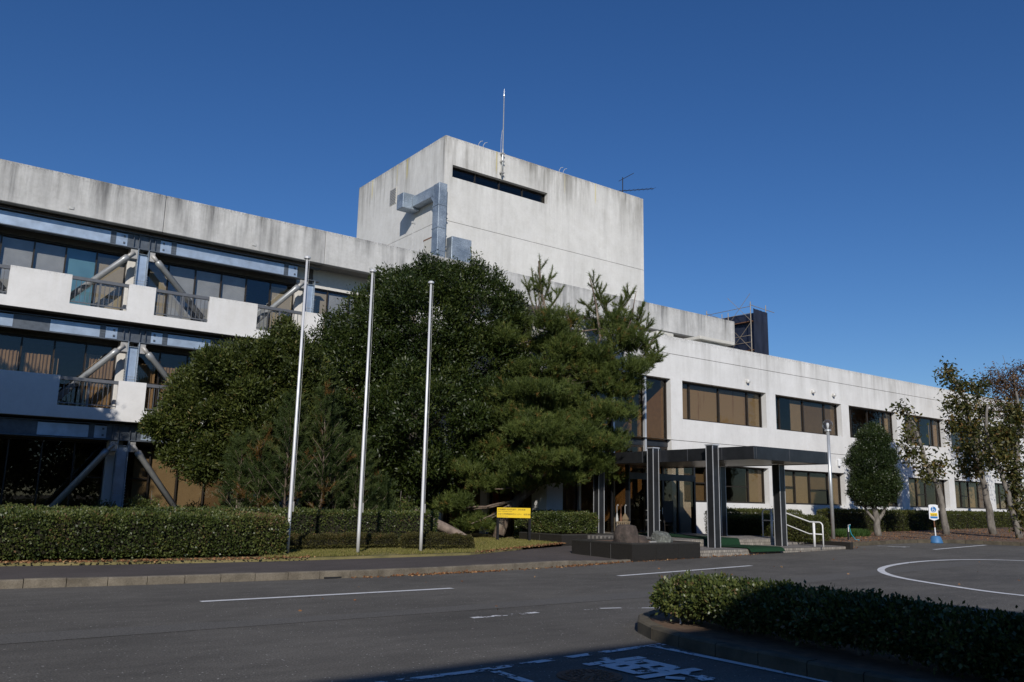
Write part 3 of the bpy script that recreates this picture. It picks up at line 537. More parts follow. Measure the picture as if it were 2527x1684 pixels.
# --- windows
def window(x0, x1, z0, z1, y, nx, par, gl='glass_bronze', fw_=0.05, trans=None, cover=None, fmat='bronze', xs=None, sill=None):
    xs = xs or [x0 + (x1 - x0) * i / nx for i in range(nx + 1)]; fr = MB()
    for i, x in enumerate(xs):
        h = fw_ if 0 < i < len(xs) - 1 else fw_ * 0.8
        fr.box(x - h * 0.5 + (h * 0.5 if i == 0 else 0) - (h * 0.5 if i == len(xs) - 1 else 0), y - 0.05, z0 + fw_, x + h * 0.5 + (h * 0.5 if i == 0 else 0) - (h * 0.5 if i == len(xs) - 1 else 0), y + 0.05, z1 - fw_)
    fr.box(x0, y - 0.055, z0, x1, y + 0.05, z0 + fw_).box(x0, y - 0.055, z1 - fw_, x1, y + 0.05, z1)
    wd = fr.build('window', fmat, par)
    for i, (a, b) in enumerate(zip(xs, xs[1:])):
        g_ = gl[i % len(gl)] if isinstance(gl, list) else gl
        MB().box(a + fw_ * 0.4, y - 0.008, z0 + fw_ * 0.9, b - fw_ * 0.4, y + 0.004, z1 - fw_ * 0.9).build('pane', g_, wd)
        if trans and i in trans: MB().box(a + fw_ * 0.5, y - 0.03, trans[i] - 0.025, b - fw_ * 0.5, y + 0.03, trans[i] + 0.025).build('transom', fmat, wd)
        cv = cover[i] if cover and i < len(cover) else None
        if cv:
            kind, f0, f1, top, mat = cv; ca, cb = a + (b - a) * f0, a + (b - a) * f1
            if kind == 'c':                             # pleated curtain
                n = max(6, int((cb - ca) / 0.035)); m = MB(); V = []
                for k in range(n + 1):
                    xx = ca + (cb - ca) * k / n; yy = y + 0.2 + 0.035 * math.sin(k * 1.9 + random.uniform(-0.5, 0.5)) ; V += [(xx, yy, z0 + 0.06), (xx, yy, top + random.uniform(-0.01, 0.01))]
                m.v = V; m.f = [(2 * k, 2 * k + 2, 2 * k + 3, 2 * k + 1) for k in range(n)]; m.build('curtain', mat, wd)
            else: MB().box(ca, y + 0.10, f0 * 0 + (z0 + 0.05 if kind == 'b' else kind), cb, y + 0.112, top).build('blind', mat, wd)
    if sill: MB().box(x0 - 0.01, y - 0.2, z0 - 0.05, x1 + 0.01, y - 0.06, z0 - 0.004).build('sill', sill, wd)
    return wd
bays = [(COLX[i] + 0.13, COLX[i + 1] - 0.43) for i in range(4)]
for bi, (a, b) in enumerate(bays):
    n = 6
    cov3 = [('b', 0, 1, 10.92, 'screen') if (k + bi) % 4 != 2 else ('b', 0.0, 1, 9.9, 'screen') for k in range(n)]
    cov3[n - 1] = ('b', 0, 1, 10.8, 'blind'); cov3[0] = ('b', 0.35, 1, 10.85, 'blind')
    window(a, b, 8.32, 11.0, YW + 0.02, n, bld, ['glass_clear', 'glass_clear', 'glass_clear', 'glass_clear', 'glass_blue' if bi == 1 else 'glass_clear', 'glass_clear'], 0.05, {0: 9.75, n - 1: 9.75}, cov3)
    cov2 = [('c', 0.05, 0.92, 6.75, 'curtain'), ('c', 0.1, 1, 6.7, 'curtain'), ('c', 0.02, 0.98, 6.7, 'curtain'), ('c', 0.0, 0.22, 6.7, 'curtain'), ('c', 0.85, 1, 6.6, 'curtain'), ('c', 0, 1, 6.95, 'curtain')]
    if bi == 1: cov2 = [('c', 0.05, 0.92, 6.75, 'curtain'), ('c', 0.1, 1, 6.78, 'curtain'), ('c', 0.05, 0.97, 6.75, 'curtain'), ('c', 0.08, 0.98, 6.7, 'curtain'), ('c', 0.0, 0.2, 6.6, 'curtain'), ('c', 0, 1, 6.9, 'curtain')]
    window(a, b, 4.5, 7.28, YW + 0.02, n, bld, 'glass_bronze', 0.05, {0: 5.95, n - 1: 5.95}, cov2)
    cov1 = [None] * n
    if bi == 2: cov1 = [('b', 0.5, 1, 3.3, 'blind'), ('b', 0, 1, 3.3, 'blind'), ('b', 0, 1, 3.3, 'blind'), ('b', 0, 1, 3.3, 'blind_dark'), None, None]
    window(a, b, 0.35, 3.53, YW + 0.02, n, bld, 'glass_bronze', 0.05, {0: 2.2, n - 1: 2.2}, cov1)
# --- galvanised seismic frame: beams, posts and tubular braces on each floor
for lv, (zt, zbm, zf) in enumerate(((4.16, 3.62, 0.25), (7.95, 7.43, 4.60), (11.72, 11.16, 8.42))):
    fr = MB().box(-17.5, 34.46, zt, 14.95, 34.74, zt + 0.03).box(-17.5, 34.46, zbm - 0.03, 14.95, 34.74, zbm).build('steel_frame', 'galv_dark', bld)
    x = X0 - 2.58
    for i in range(len(COLX) - 1):
        cx = COLX[i]; a = cx + 0.62; b = COLX[i + 1] - 0.62
        if a > 14: break
        if b > 14.9: b = 14.9
        m0, m1 = (a + b) / 2 - 0.5, (a + b) / 2 + 0.5
        if lv < 2: segs = ((a, a + 0.42), (a + 0.62, m0 - 0.1), (m1 + 0.1, b - 0.62), (b - 0.42, b))
        else: segs = ((a, a + 0.42), (a + 0.62, b - 0.62), (b - 0.42, b))
        if COLX[i] < 14:
            for s0, s1 in segs: MB().box(s0, 34.56, zbm + 0.03, s1, 34.60, zt - 0.05).build('beam_web', 'web_plate', fr)
            pl = [(a + 0.42, 34.55, a + 0.62, 34.61), (b - 0.62, 34.55, b - 0.42, 34.61), (cx - 0.62, 34.57, cx + 0.62, 34.60)] + ([(m0 - 0.1, 34.57, m1 + 0.1, 34.59)] if lv < 2 else [])
            for q in pl: MB().box(q[0], q[1], zbm + 0.002, q[2], q[3], zt - 0.002).build('splice_plate', 'galv_dark', fr)
            for q in (cx - 0.4, cx - 0.2, cx + 0.2, cx + 0.4): MB().box(q - 0.01, 34.48, zbm + 0.003, q + 0.01, 34.568, zt - 0.003).build('stiffener', 'galv_dark', fr)
            d = MB()
            for q in (a + 0.12, b - 0.12):
                for zz in (zbm + 0.14, zt - 0.16): d.box(q - 0.035, 34.53, zz - 0.035, q + 0.035, 34.558, zz + 0.035)
            for q in (a + 0.52, b - 0.52):
                for kx in (-0.06, 0, 0.06):
                    for kz in range(5): d.box(q + kx - 0.012, 34.535, zbm + 0.06 + kz * 0.1, q + kx + 0.012, 34.549, zbm + 0.085 + kz * 0.1)
            tag(d.build('bolts', 'galv_dark', fr), kind='stuff')
    for cx in COLX[:4]:
        MB().box(cx - 0.17, 34.58, zf, cx + 0.17, 34.61, zbm - 0.22).build('post_web', 'web_plate', fr)
        for q in (cx - 0.21, cx + 0.18): MB().box(q, 34.46, zf, q + 0.03, 34.72, zbm - 0.03).build('post_flange', 'galvanised', fr)
        MB().box(cx - 0.178, 34.5, zbm - 0.218, cx + 0.178, 34.7, zbm - 0.2).build('post_cap', 'galvanised', fr)
        d = MB(); zc = zf + 1.35
        for kx in range(5):
            for zz in (zc, zc + 0.1): d.box(cx - 0.14 + kx * 0.07 - 0.012, 34.555, zz, cx - 0.14 + kx * 0.07 + 0.012, 34.58, zz + 0.025)
        for s_ in (-1, 1):
            for kz in range(8): d.box(cx + s_ * 0.23 - 0.02, 34.5, zc - 0.4 + kz * 0.1, cx + s_ * 0.23 + 0.02, 34.525, zc - 0.375 + kz * 0.1)
        tag(d.build('bolts', 'plate_paint', fr), kind='stuff')
        for s_ in (-1, 1):
            if cx > 14 and s_ > 0: continue
            MB().box(min(cx + s_ * 0.2, cx + s_ * 0.46), 34.52, zbm - 0.44, max(cx + s_ * 0.2, cx + s_ * 0.46), 34.60, zbm - 0.03).build('gusset_plate', 'plate_paint', fr, bevel=0.015)
            p0 = Vector((cx + s_ * 0.38, 34.52, zbm - 0.22)); p1 = Vector((cx + s_ * 2.75, 34.52, zf + 0.06)); d_ = (p1 - p0).normalized()
            MB().tube([p0 - d_ * 0.06, p0 + d_ * 0.32], [0.085, 0.075], 10).build('brace_clevis', 'plate_paint', fr, smooth=True)
            MB().tube([p0 + d_ * 0.24, p0 + d_ * 0.28, p0 + d_ * 0.5, p0 + d_ * 0.52, p1 - d_ * 0.35], [0.10, 0.132, 0.132, 0.118, 0.118], 16).build('brace', 'brace_paint', fr, smooth=True)
            MB().box(p1.x - 0.3, 34.47, zf - 0.02, p1.x + 0.3, 34.6, zf + 0.3).build('brace_foot', 'galv_dark', fr, bevel=0.03)
# --- low storey base wall behind the shrubs
MB().box(-18, YW - 0.1, 0.1, 20.3, YW + 0.1, 0.34).build('plinth', 'column_paint', bld)

# --- tower block
TX0, TX1, TY0, TY1, TZ = 21.6, 36.2, 35.0, 44.8, 20.32
OPN = (22.1, 28.5, 18.15, 18.82)
tw = MB(); TJ = 15.72
wall_x(tw, TX0, TX1, 12.5, TJ - 0.012, TY0, 0.35, []); tw.build('tower_wall', 'tower_paint', bld)
tw = wall_x(MB(), TX0, TX1, TJ + 0.012, TZ, TY0, 0.35, [OPN]); tw.build('tower_wall', 'tower_paint', bld)
tw = MB().box(TX0, TY0 + 0.352, 12.5, TX0 + 0.3, TY1, TJ - 0.012).box(TX0, TY0 + 0.352, TJ + 0.012, TX0 + 0.3, TY1, TZ).box(TX1 - 0.3, TY0 + 0.352, 12.5, TX1, TY1, TZ).box(TX0 + 0.302, TY1 - 0.3, 12.5, TX1 - 0.302, TY1, TZ - 0.01)
tw.build('tower_wall', 'tower_paint', bld)
MB().box(TX0 + 0.03, TY0 + 0.03, TJ - 0.05, TX1 - 0.03, TY0 + 0.2, TJ + 0.05).box(TX0 + 0.03, TY0 + 0.21, TJ - 0.05, TX0 + 0.2, TY1 - 0.1, TJ + 0.05).build('joint_backing', 'dark_soffit', bld)
MB().box(TX0 + 0.31, TY0 + 0.36, 19.6, TX1 - 0.31, TY1 - 0.31, 19.8).build('tower_roof', 'roof_grey', bld)
MB().box(TX0 + 0.31, TY0 + 2.5, 12.8, TX1 - 0.31, TY0 + 2.7, 19.55).build('tower_inner_wall', 'interior', bld)
window(OPN[0], OPN[1], OPN[2], OPN[3], TY0 + 0.3, 4, bld, 'glass_bronze', 0.05)
MB().box(TX0 - 0.02, TY0 + 5.0, 18.0, TX0 + 0.02, TY0 + 5.75, 19.0).build('louvre_frame', 'ac_beige', bld)
for k in range(9): MB().box(TX0 - 0.05, TY0 + 5.05, 18.06 + k * 0.1, TX0 - 0.022, TY0 + 5.7, 18.12 + k * 0.1).build('louvre_slat', 'plate_paint', bld)
MB().box(TX0 - 0.03, TY0 + 0.85, 12.75, TX0 + 0.02, TY0 + 1.7, 14.95).build('roof_door', 'ac_beige', bld)
MB().box(TX0 - 0.035, TY0 + 0.78, 14.95, TX0 + 0.02, TY0 + 1.77, 15.02).build('door_frame', 'rust', bld)
mb = MB()
for x in np.arange(TX0 + 0.3, TX1, 1.65): mb.tube([(x, TY0 + 0.15, TZ), (x, TY0 + 0.15, TZ + 0.09)], 0.03, 6)
for y in np.arange(TY0 + 1.2, TY1, 1.5): mb.tube([(TX0 + 0.15, y, TZ), (TX0 + 0.15, y, TZ + 0.09)], 0.03, 6)
mb.tube([(TX0 + 0.15, TY0 + 0.15, TZ + 0.08), (TX1 - 0.15, TY0 + 0.15, TZ + 0.08)], 0.012, 5).tube([(TX0 + 0.15, TY0 + 0.15, TZ + 0.08), (TX0 + 0.15, TY1 - 0.15, TZ + 0.08)], 0.012, 5); mb.build('lightning_wire', 'cable', bld)
MB().box(25.5, TY0 + 0.1, TZ, 29.3, TY0 + 0.45, TZ + 0.06).build('coping_strip', 'rust', bld)

# --- two-storey wing with the long rows of windows
RY = 25.0; RX0, RX1 = 20.5, 63.0; ZT = 8.96
W2 = [(28.2, 34.2), (34.95, 40.65), (41.36, 46.2), (47.05, 51.7), (52.42, 56.9), (57.7, 62.0)]
lob = (21.3, 27.45)
ops = [(a, b, 5.33, 7.05) for a, b in W2] + [(a, b, 1.75, 3.42) for a, b in W2]
J1, J2 = 4.38, 8.17
for z0, z1, oo in ((0.15, J1 - 0.012, [(a, b, 1.75, 3.42) for a, b in W2] + [(lob[0], lob[1], 0.1, 9)]), (J1 + 0.012, J2 - 0.012, [(a, b, 5.33, 7.05) for a, b in W2] + [(lob[0], lob[1], 4.0, 7.05)]), (J2 + 0.012, ZT, [])):
    if z0 < 1:
        wall_x(MB(), RX0, lob[0], z0, z1, RY, 0.42, []).build('wing_wall', 'wall_paint', bld); wall_x(MB(), lob[1], RX1, z0, z1, RY, 0.42, oo[:-1]).build('wing_wall', 'wall_paint', bld)
    else: wall_x(MB(), RX0, RX1, z0, z1, RY, 0.42, oo).build('wing_wall', 'wall_paint', bld)
MB().box(lob[1] + 0.02, RY + 0.05, J1 - 0.04, RX1, RY + 0.3, J1 + 0.04).box(RX0 + 0.02, RY + 0.05, J2 - 0.04, RX1, RY + 0.3, J2 + 0.04).build('joint_backing', 'dark_soffit', bld)
MB().box(RX0, RY + 0.422, 3.6, RX0 + 0.3, 35.3, ZT).build('wing_wall', 'wall_paint', bld); MB().box(RX1 - 0.3, RY + 0.422, 0.15, RX1, 44, ZT).build('wing_wall', 'wall_paint', bld)
for y0 in (25.422, 28.9, 32.4): MB().box(RX0, y0, 0.15, RX0 + 0.3, y0 + 0.5, 3.598).build('pier', 'wall_paint', bld)
for y0, y1 in ((25.925, 28.898), (29.402, 32.398), (32.902, 35.29)):
    sw = MB().box(RX0 + 0.12, y0, 0.2, RX0 + 0.2, y0 + 0.07, 3.59).box(RX0 + 0.12, y1 - 0.07, 0.2, RX0 + 0.2, y1, 3.59).box(RX0 + 0.12, y0 + 0.072, 0.2, RX0 + 0.2, y1 - 0.072, 0.3).box(RX0 + 0.12, y0 + 0.072, 3.5, RX0 + 0.2, y1 - 0.072, 3.59).box(RX0 + 0.12, (y0 + y1) / 2 - 0.04, 0.3, RX0 + 0.2, (y0 + y1) / 2 + 0.04, 3.5).build('window', 'bronze', bld)
    for a, b in ((y0 + 0.07, (y0 + y1) / 2 - 0.04), ((y0 + y1) / 2 + 0.04, y1 - 0.07)): MB().box(RX0 + 0.155, a, 0.3, RX0 + 0.165, b, 3.5).build('pane', 'glass_bronze', sw)
    MB().box(RX0 + 0.6, y0, 0.3, RX0 + 0.64, y1, 3.4).build('curtain', 'blind_dark', sw)
MB().box(RX0 + 0.305, RY + 0.43, 8.1, RX1 - 0.305, 44, 8.3).build('wing_roof', 'roof_grey', bld)
mb = MB().box(27.72, RY + 0.43, 4.1, RX1 - 0.31, 33, 4.4).box(27.72, RY + 0.43, 0.4, RX1 - 0.31, 33, 0.6).box(27.72, 31.5, 0.6, RX1 - 0.31, 31.7, 8.09)
for x in (34.58, 41.0, 46.65, 52.05, 57.3): mb.box(x - 0.07, RY + 0.43, 0.61, x + 0.07, 31.49, 4.09).box(x - 0.07, RY + 0.43, 4.41, x + 0.07, 31.49, 8.09)
mb.build('interior_shell', 'interior', bld)
MB().box(27.47, RY + 0.43, 0.42, 27.7, 33, 8.09).box(20.82, 32.0, 0.42, 27.46, 32.2, 8.09).build('lobby_wall', 'lobby_wall', bld)
MB().box(20.82, RY - 0.3, 0.3, 27.46, 32, 0.42).build('lobby_floor', 'step_tile', bld)
B_, S_, D_ = 'b', 'stained_blind', 'blind_dark'
covA = {0: [(B_, 0, 1, 6.98, S_), (B_, 0, 1, 6.98, S_), (B_, 0, 1, 6.98, S_), (B_, 0, 1, 6.98, 'blind')], 1: [(B_, 0, 0.8, 6.98, D_), (B_, 0.55, 1, 6.98, 'blind'), (B_, 0.1, 1, 6.9, D_), (B_, 0, 1, 6.9, D_)], 2: [(B_, 0, 1, 6.95, 'blind'), None, (B_, 0, 1, 6.0, D_), ('c', 0, 1, 6.95, 'blind')], 3: [None, (B_, 0.2, 0.9, 6.95, D_), None, ('c', 0, 1, 6.95, 'curtain')], 4: [(B_, 0, 1, 6.95, 'blind'), (B_, 0, 1, 6.5, D_), None, (B_, 0, 1, 6.95, 'blind')], 5: [None] * 4}
covG = {0: [(B_, 0, 1, 3.0, D_), (B_, 0, 1, 3.1, 'blind'), None, (B_, 0, 1, 3.3, 'blind')], 1: [(B_, 0, 1, 3.35, 'blind'), (B_, 0, 1, 3.35, 'blind'), (B_, 0, 1, 3.2, 'blind_dark'), (B_, 0, 1, 3.35, 'blind')], 2: [(B_, 0, 1, 3.3, 'blind'), None, (B_, 0, 1, 3.3, D_), (B_, 0, 1, 3.35, 'blind')], 3: [(B_, 0, 1, 3.3, 'blind'), (B_, 0, 0.6, 3.3, D_), None, (B_, 0, 1, 3.3, D_)], 4: [(B_, 0, 1, 3.3, D_), None, ('c', 0, 1, 3.3, 'blind'), (B_, 0, 1, 3.3, D_)], 5: [None] * 4}
for i, (a, b) in enumerate(W2):
    L_ = b - a; xs = [a, a + 0.13 * L_, a + 0.47 * L_, a + 0.82 * L_, b] if i % 2 == 0 else [a, a + 0.12 * L_, a + 0.47 * L_, a + 0.80 * L_, b]
    window(a, b, 5.33, 7.05, RY + 0.33, 4, bld, 'glass_bronze', 0.075, None, covA[i], 'bronze', xs)
    xs = [a, a + 0.3 * L_, a + 0.52 * L_, a + 0.80 * L_, b]
    window(a, b, 1.75, 3.42, RY + 0.33, 4, bld, 'glass_bronze', 0.075, {0: 2.6, 2: 2.5} if i < 2 else {1: 2.5}, covG[i], 'bronze', xs)
# lobby glazing
window(lob[0], lob[1], 4.28, 7.05, RY + 0.3, 4, bld, 'glass_bronze', 0.08, None, None, 'bronze', [lob[0], 22.3, 24.14, 26.0, lob[1]])
window(lob[0], lob[1], 0.44, 4.06, RY + 0.3, 4, bld, 'glass_bronze', 0.08, None, None, 'bronze', [lob[0], 22.3, 24.14, 26.0, lob[1]])
MB().box(lob[0], RY + 0.22, 4.07, lob[1], RY + 0.36, 4.27).build('lobby_transom', 'steel_dark', bld)
for x in (22.3, 24.14, 26.0): MB().box(x - 0.05, RY + 0.12, 0.44, x + 0.05, RY + 0.24, 7.05).build('mullion', 'steel_edge', bld)
# draught lobby (glass doors) projecting under the canopy
ves = MB(); vx0, vx1, vy = 23.0, 26.7, 23.1
for x in (vx0, vx0 + 0.95, (vx0 + vx1) / 2, vx1 - 0.95, vx1): ves.box(x - 0.045, vy, 0.5, x + 0.045, vy + 0.1, 2.55)
ves.box(vx0 - 0.045, vy - 0.01, 2.55, vx1 + 0.045, vy + 0.11, 2.8).box(vx0 - 0.045, vy, 3.2, vx1 + 0.045, RY + 0.2, 3.3)
for y in (vy + 0.11, 24.0): ves.box(vx0 - 0.04, y, 0.5, vx0 + 0.04, y + 0.08, 3.2).box(vx1 - 0.04, y, 0.5, vx1 + 0.04, y + 0.08, 3.2)
for x in (vx0, (vx0 + vx1) / 2, vx1): ves.box(x - 0.04, vy, 2.8, x + 0.04, vy + 0.09, 3.2)
ent = ves.build('entrance_vestibule', 'steel_dark', bld)
xx = [vx0, vx0 + 0.95, (vx0 + vx1) / 2, vx1 - 0.95, vx1]
for i, (a, b) in enumerate(zip(xx, xx[1:])):
    MB().box(a + 0.05, vy + 0.04, 0.52, b - 0.05, vy + 0.05, 2.54).build('door_pane' if i in (1, 2) else 'pane', 'glass_bronze', ent)
    if i in (1, 2): MB().box((b if i == 1 else a) - 0.09 + (0.12 if i == 2 else 0), vy - 0.02, 1.25, (b if i == 1 else a) - 0.05 + (0.12 if i == 2 else 0), vy, 1.5).build('door_handle', 'steel_edge', ent)
for a, b in ((vx0, (vx0 + vx1) / 2), ((vx0 + vx1) / 2, vx1)): MB().box(a + 0.05, vy + 0.04, 2.82, b - 0.05, vy + 0.05, 3.18).build('pane', 'glass_bronze', ent)
for x in (vx0, vx1): MB().box(x - 0.005, vy + 0.2, 0.52, x + 0.005, RY + 0.1, 3.18).build('pane', 'glass_bronze', ent)
# spot lamps and cable housing on the wing wall
for i, x in enumerate((32.75, 38.05, 39.9)):
    lp = MB().lathe(x, RY - 0.10, [(0.07, 7.38), (0.10, 7.44), (0.10, 7.52), (0.04, 7.57)], 14).box(x - 0.05, RY - 0.04, 7.43, x + 0.05, RY + 0.0, 7.56).build('wall_lamp', 'reflector', bld)
MB().box(40.0, RY - 0.16, 3.75, 40.16, RY - 0.01, 4.12).build('wall_lantern', 'plastic_white', bld, bevel=0.04, seg=2)

# ================================================================== ROOF EQUIPMENT
duct = thing('exhaust_duct', (21.3, 34.9, 12.7), 'galvanised square exhaust duct bending up the corner of the tower', 'duct')
MB().box(21.1, 34.6, 12.72, 21.58, 35.18, 17.5).build('riser', 'galvanised', duct, bevel=0.015)
MB().box(21.12, 35.19, 16.92, 21.57, 37.3, 17.48).build('crosspiece', 'galvanised', duct, bevel=0.015)
MB().quadpts([(21.13, 35.185, 16.915), (21.13, 35.185, 16.6), (21.13, 35.5, 16.915)]).quadpts([(21.56, 35.185, 16.915), (21.56, 35.5, 16.915), (21.56, 35.185, 16.6)]).quadpts([(21.13, 35.185, 16.6), (21.56, 35.185, 16.6), (21.56, 35.5, 16.915), (21.13, 35.5, 16.915)]).build('elbow', 'galvanised', duct)
MB().box(20.55, 37.32, 16.78, 21.56, 38.0, 17.62).build('hood', 'galvanised', duct, bevel=0.02)
for z in (13.9, 15.1, 16.3): MB().box(21.08, 34.58, z, 21.6, 35.2, z + 0.05).build('flange', 'galvanised', duct)
for z in (14.2, 15.7): MB().box(21.59, 34.75, z, 21.75, 34.95, z + 0.06).build('bracket', 'galv_dark', duct)
cab = thing('equipment_cabinet', (22.4, 34.72, 12.7), 'plain grey metal cabinet on the roof at the foot of the tower', 'cabinet')
MB().box(21.85, 34.42, 12.95, 23.05, 34.96, 14.75).build('housing', 'galvanised', cab, bevel=0.02); MB().box(21.9, 34.45, 12.7, 23.0, 34.93, 12.94).build('plinth', 'galv_dark', cab)
mast = thing('roof_mast', (20.2, 35.5, 12.7), 'thin short mast on the roof edge beside the tower', 'mast')
MB().tube([(20.2, 35.5, 12.7), (20.2, 35.5, 15.35)], 0.03, 6).build('pole', 'cable', mast); MB().box(20.1, 35.46, 15.3, 20.32, 35.54, 15.42).build('head', 'cable', mast)
rod = thing('lightning_rod', (25.2, 34.9, 19.0), 'tall slender lightning rod fixed to the tower front', 'lightning rod')
MB().tube([(25.2, 34.85, 18.95), (25.2, 34.85, 20.5), (25.2, 34.85, 20.52), (25.2, 34.85, 23.6)], [0.055, 0.055, 0.036, 0.026], 10).build('pole', 'post_galv', rod, smooth=True)
MB().lathe(25.2, 34.85, [(0.026, 23.6), (0.055, 23.63), (0.055, 23.68), (0.013, 23.73), (0.007, 24.05)], 10).build('tip', 'post_galv', rod)
for z in (19.1, 19.75, 20.2): MB().box(25.1, 34.78, z, 25.3, 34.998, z + 0.07).build('clamp', 'plate_paint', rod)
MB().tube([(25.13, 34.84, 21.6), (25.08, 34.87, 21.0), (25.1, 34.9, 20.4), (25.12, 34.96, 19.2)], 0.012, 5).build('wire', 'cable', rod)
for x in (23.9, 29.6):
    h = thing('roof_ladder_hook', (x, 35.3, TZ), 'pair of thin curved hooks on the tower roof, %s of lightning rod' % ('corner side' if x < 25 else 'far side'), 'hooks')
    for dx in (0, 0.3): MB().tube([(x + dx, 35.3, TZ - 0.5), (x + dx, 35.3, TZ + 0.25), (x + dx + 0.08, 35.25, TZ + 0.42), (x + dx + 0.2, 35.2, TZ + 0.46)], 0.015, 5).build('hook', 'cable', h)
ant = thing('television_antenna', (36.0, 36.6, 19.8), 'dark television antenna at the far corner of the tower roof', 'antenna')
MB().tube([(36.0, 36.6, 19.81), (36.0, 36.6, 22.2)], 0.03, 6).build('mast', 'black_iron', ant)
MB().tube([(34.9, 37.0, 21.05), (38.1, 35.9, 21.75)], 0.025, 5).build('boom', 'black_iron', ant)
MB().tube([(35.75, 36.7, 21.9), (36.75, 36.35, 22.6)], 0.02, 5).build('boom', 'black_iron', ant)
mb = MB()
for i in range(12):
    t_ = i / 11; mb.tube([(34.9 + 3.2 * t_ - 0.06, 37.0 - 1.1 * t_ - 0.25, 21.05 + 0.7 * t_), (34.9 + 3.2 * t_ + 0.06, 37.0 - 1.1 * t_ + 0.25, 21.05 + 0.7 * t_)], 0.01, 4)
tag(mb.build('elements', 'black_iron', ant), kind='stuff')
hut = thing('roof_hut', (36.0, 29.8, 8.3), 'small white roof hut with overhanging flat slab roof', 'hut')
MB().box(34.5, 29.2, 8.3, 36.5, 31.3, 10.275).build('wall', 'ac_beige', hut); MB().box(34.1, 28.9, 10.28, 36.9, 31.6, 10.46).build('roof', 'ac_beige', hut, bevel=0.02)
MB().box(35.2, 29.15, 8.5, 35.9, 29.198, 10.2).build('door', 'plastic_white', hut); MB().box(37.6, 29.6, 8.3, 38.7, 30.6, 9.95).build('vent_box', 'ac_beige', hut)
for i, (x, y) in enumerate(((32.0, 30.0),)):
    ac = thing('air_conditioner', (x + 0.6, y + 0.4, 8.3), 'beige outdoor air conditioner unit on the low roof', 'air conditioner')
    MB().box(x, y, 9.55, x + 1.25, y + 0.7, 10.6).build('casing', 'ac_beige', ac, bevel=0.03)
    MB().box(x + 0.05, y + 0.05, 8.3, x + 1.2, y + 0.65, 9.54).build('stand', 'ac_beige', ac)
    for k in range(6): MB().box(x + 0.1, y - 0.02, 9.7 + 0.14 * k, x + 0.7, y, 9.78 + 0.14 * k).build('grille_slat', 'plate_paint', ac)
scf = thing('scaffolding', (45.2, 36.0, 0.5), 'scaffold tower wrapped in dark blue netting behind the roof', 'scaffolding')
sx = (44.0, 45.6); sy = (33.1, 34.9, 36.7, 38.5)
for x in sx:
    for j, y in enumerate(sy): MB().tube([(x, y, 0.4), (x, y, 14.3 + (0.35 if j in (0, 2) else -0.1))], 0.028, 6).build('upright', 'pipe_scaffold', scf)
for zz in (9.6, 11.5, 13.4):
    for y0, y1 in zip(sy, sy[1:]): MB().box(44.2, y0 + 0.05, zz, 45.4, y1 - 0.05, zz + 0.05).build('plank', 'rust', scf)
    for dz in (0.5, 0.95): MB().tube([(44.0, 33.1, zz + dz), (44.0, 38.5, zz + dz)], 0.02, 5).build('ledger', 'pipe_scaffold', scf)
    MB().tube([(44.0, 33.1, zz + 1.8), (44.0, 34.9, zz)], 0.015, 5).build('diagonal', 'pipe_scaffold', scf); MB().tube([(44.0, 33.1, zz), (44.0, 34.9, zz + 1.8)], 0.015, 5).build('diagonal', 'pipe_scaffold', scf)
for x0, x1, y in ((44.0, 45.6, 33.1), (44.0, 45.6, 36.7)): MB().tube([(x0 - 0.1, y, 14.45), (x1 + 0.9 * (y < 34), y, 14.3)], 0.022, 5).build('ledger', 'pipe_scaffold', scf)
mb = MB(); n = 14
for i in range(n):
    a, b = 33.1 + (45.5 - 33.1) * i / n, 33.1 + (45.5 - 33.1) * (i + 1) / n; wa, wb = 0.04 * math.sin(i * 2.1), 0.04 * math.sin((i + 1) * 2.1)
    mb.quadpts([(44.45 + wa, a, 0.6), (44.45 + wb, b, 0.6), (44.45 + wb, b, 14.0), (44.45 + wa, a, 14.0)])
mb.build('net', 'net', scf)
mb = MB()
for i in range(4):
    a, b = 44.2 + 0.36 * i, 44.2 + 0.36 * (i + 1); wa, wb = 0.03 * math.sin(i * 2.7), 0.03 * math.sin((i + 1) * 2.7); mb.quadpts([(a, 33.04 + wa, 0.6), (b, 33.04 + wb, 0.6), (b, 33.04 + wb, 14.2 - 0.02 * i), (a, 33.04 + wa, 14.25 - 0.02 * i)])
mb.build('net', 'net', scf)

# ================================================================== ENTRANCE
zs1, zs2 = 0.30, 0.52
st = thing('entrance_steps', (24.0, 19.5, 0.1), 'grey tiled entrance platform with low steps under the canopy', 'steps')
MB().box(19.9, 17.2, 0.0, 27.75, 18.62, zs1).build('lower_step', 'step_tile', st, bevel=0.008)
MB().box(19.9, 17.188, 0.02, 27.75, 17.198, zs1 - 0.02).build('riser', 'step_riser', st)
MB().box(19.9, 18.622, 0.0, 26.4, 24.98, zs2).build('platform', 'step_tile', st, bevel=0.008)
MB().box(21.4, 18.61, zs1 + 0.005, 26.38, 18.62, zs2 - 0.02).build('riser', 'step_riser', st)
for i, (y0, y1) in enumerate(((18.622, 19.1), (19.102, 19.6), (19.602, 21.0))): MB().box(26.405, y0, 0.0, 27.75, y1, zs1 + 0.075 * (i + 1)).build('side_step', 'step_tile', st)
cp = thing('carpet', (23.0, 18.5, zs2), 'dark green entrance mat running down the steps to the road', 'carpet')
mb = MB(); prof = [(17.05, zs1 - 0.10), (17.12, zs1 + 0.0), (17.22, zs1 + 0.03), (18.55, zs1 + 0.03), (18.6, zs2 + 0.0), (18.68, zs2 + 0.018), (22.9, zs2 + 0.018)]
sh = lambda y: float(np.interp(y, [17, 18.6, 22.9], [22.3, 21.9, 22.6]))
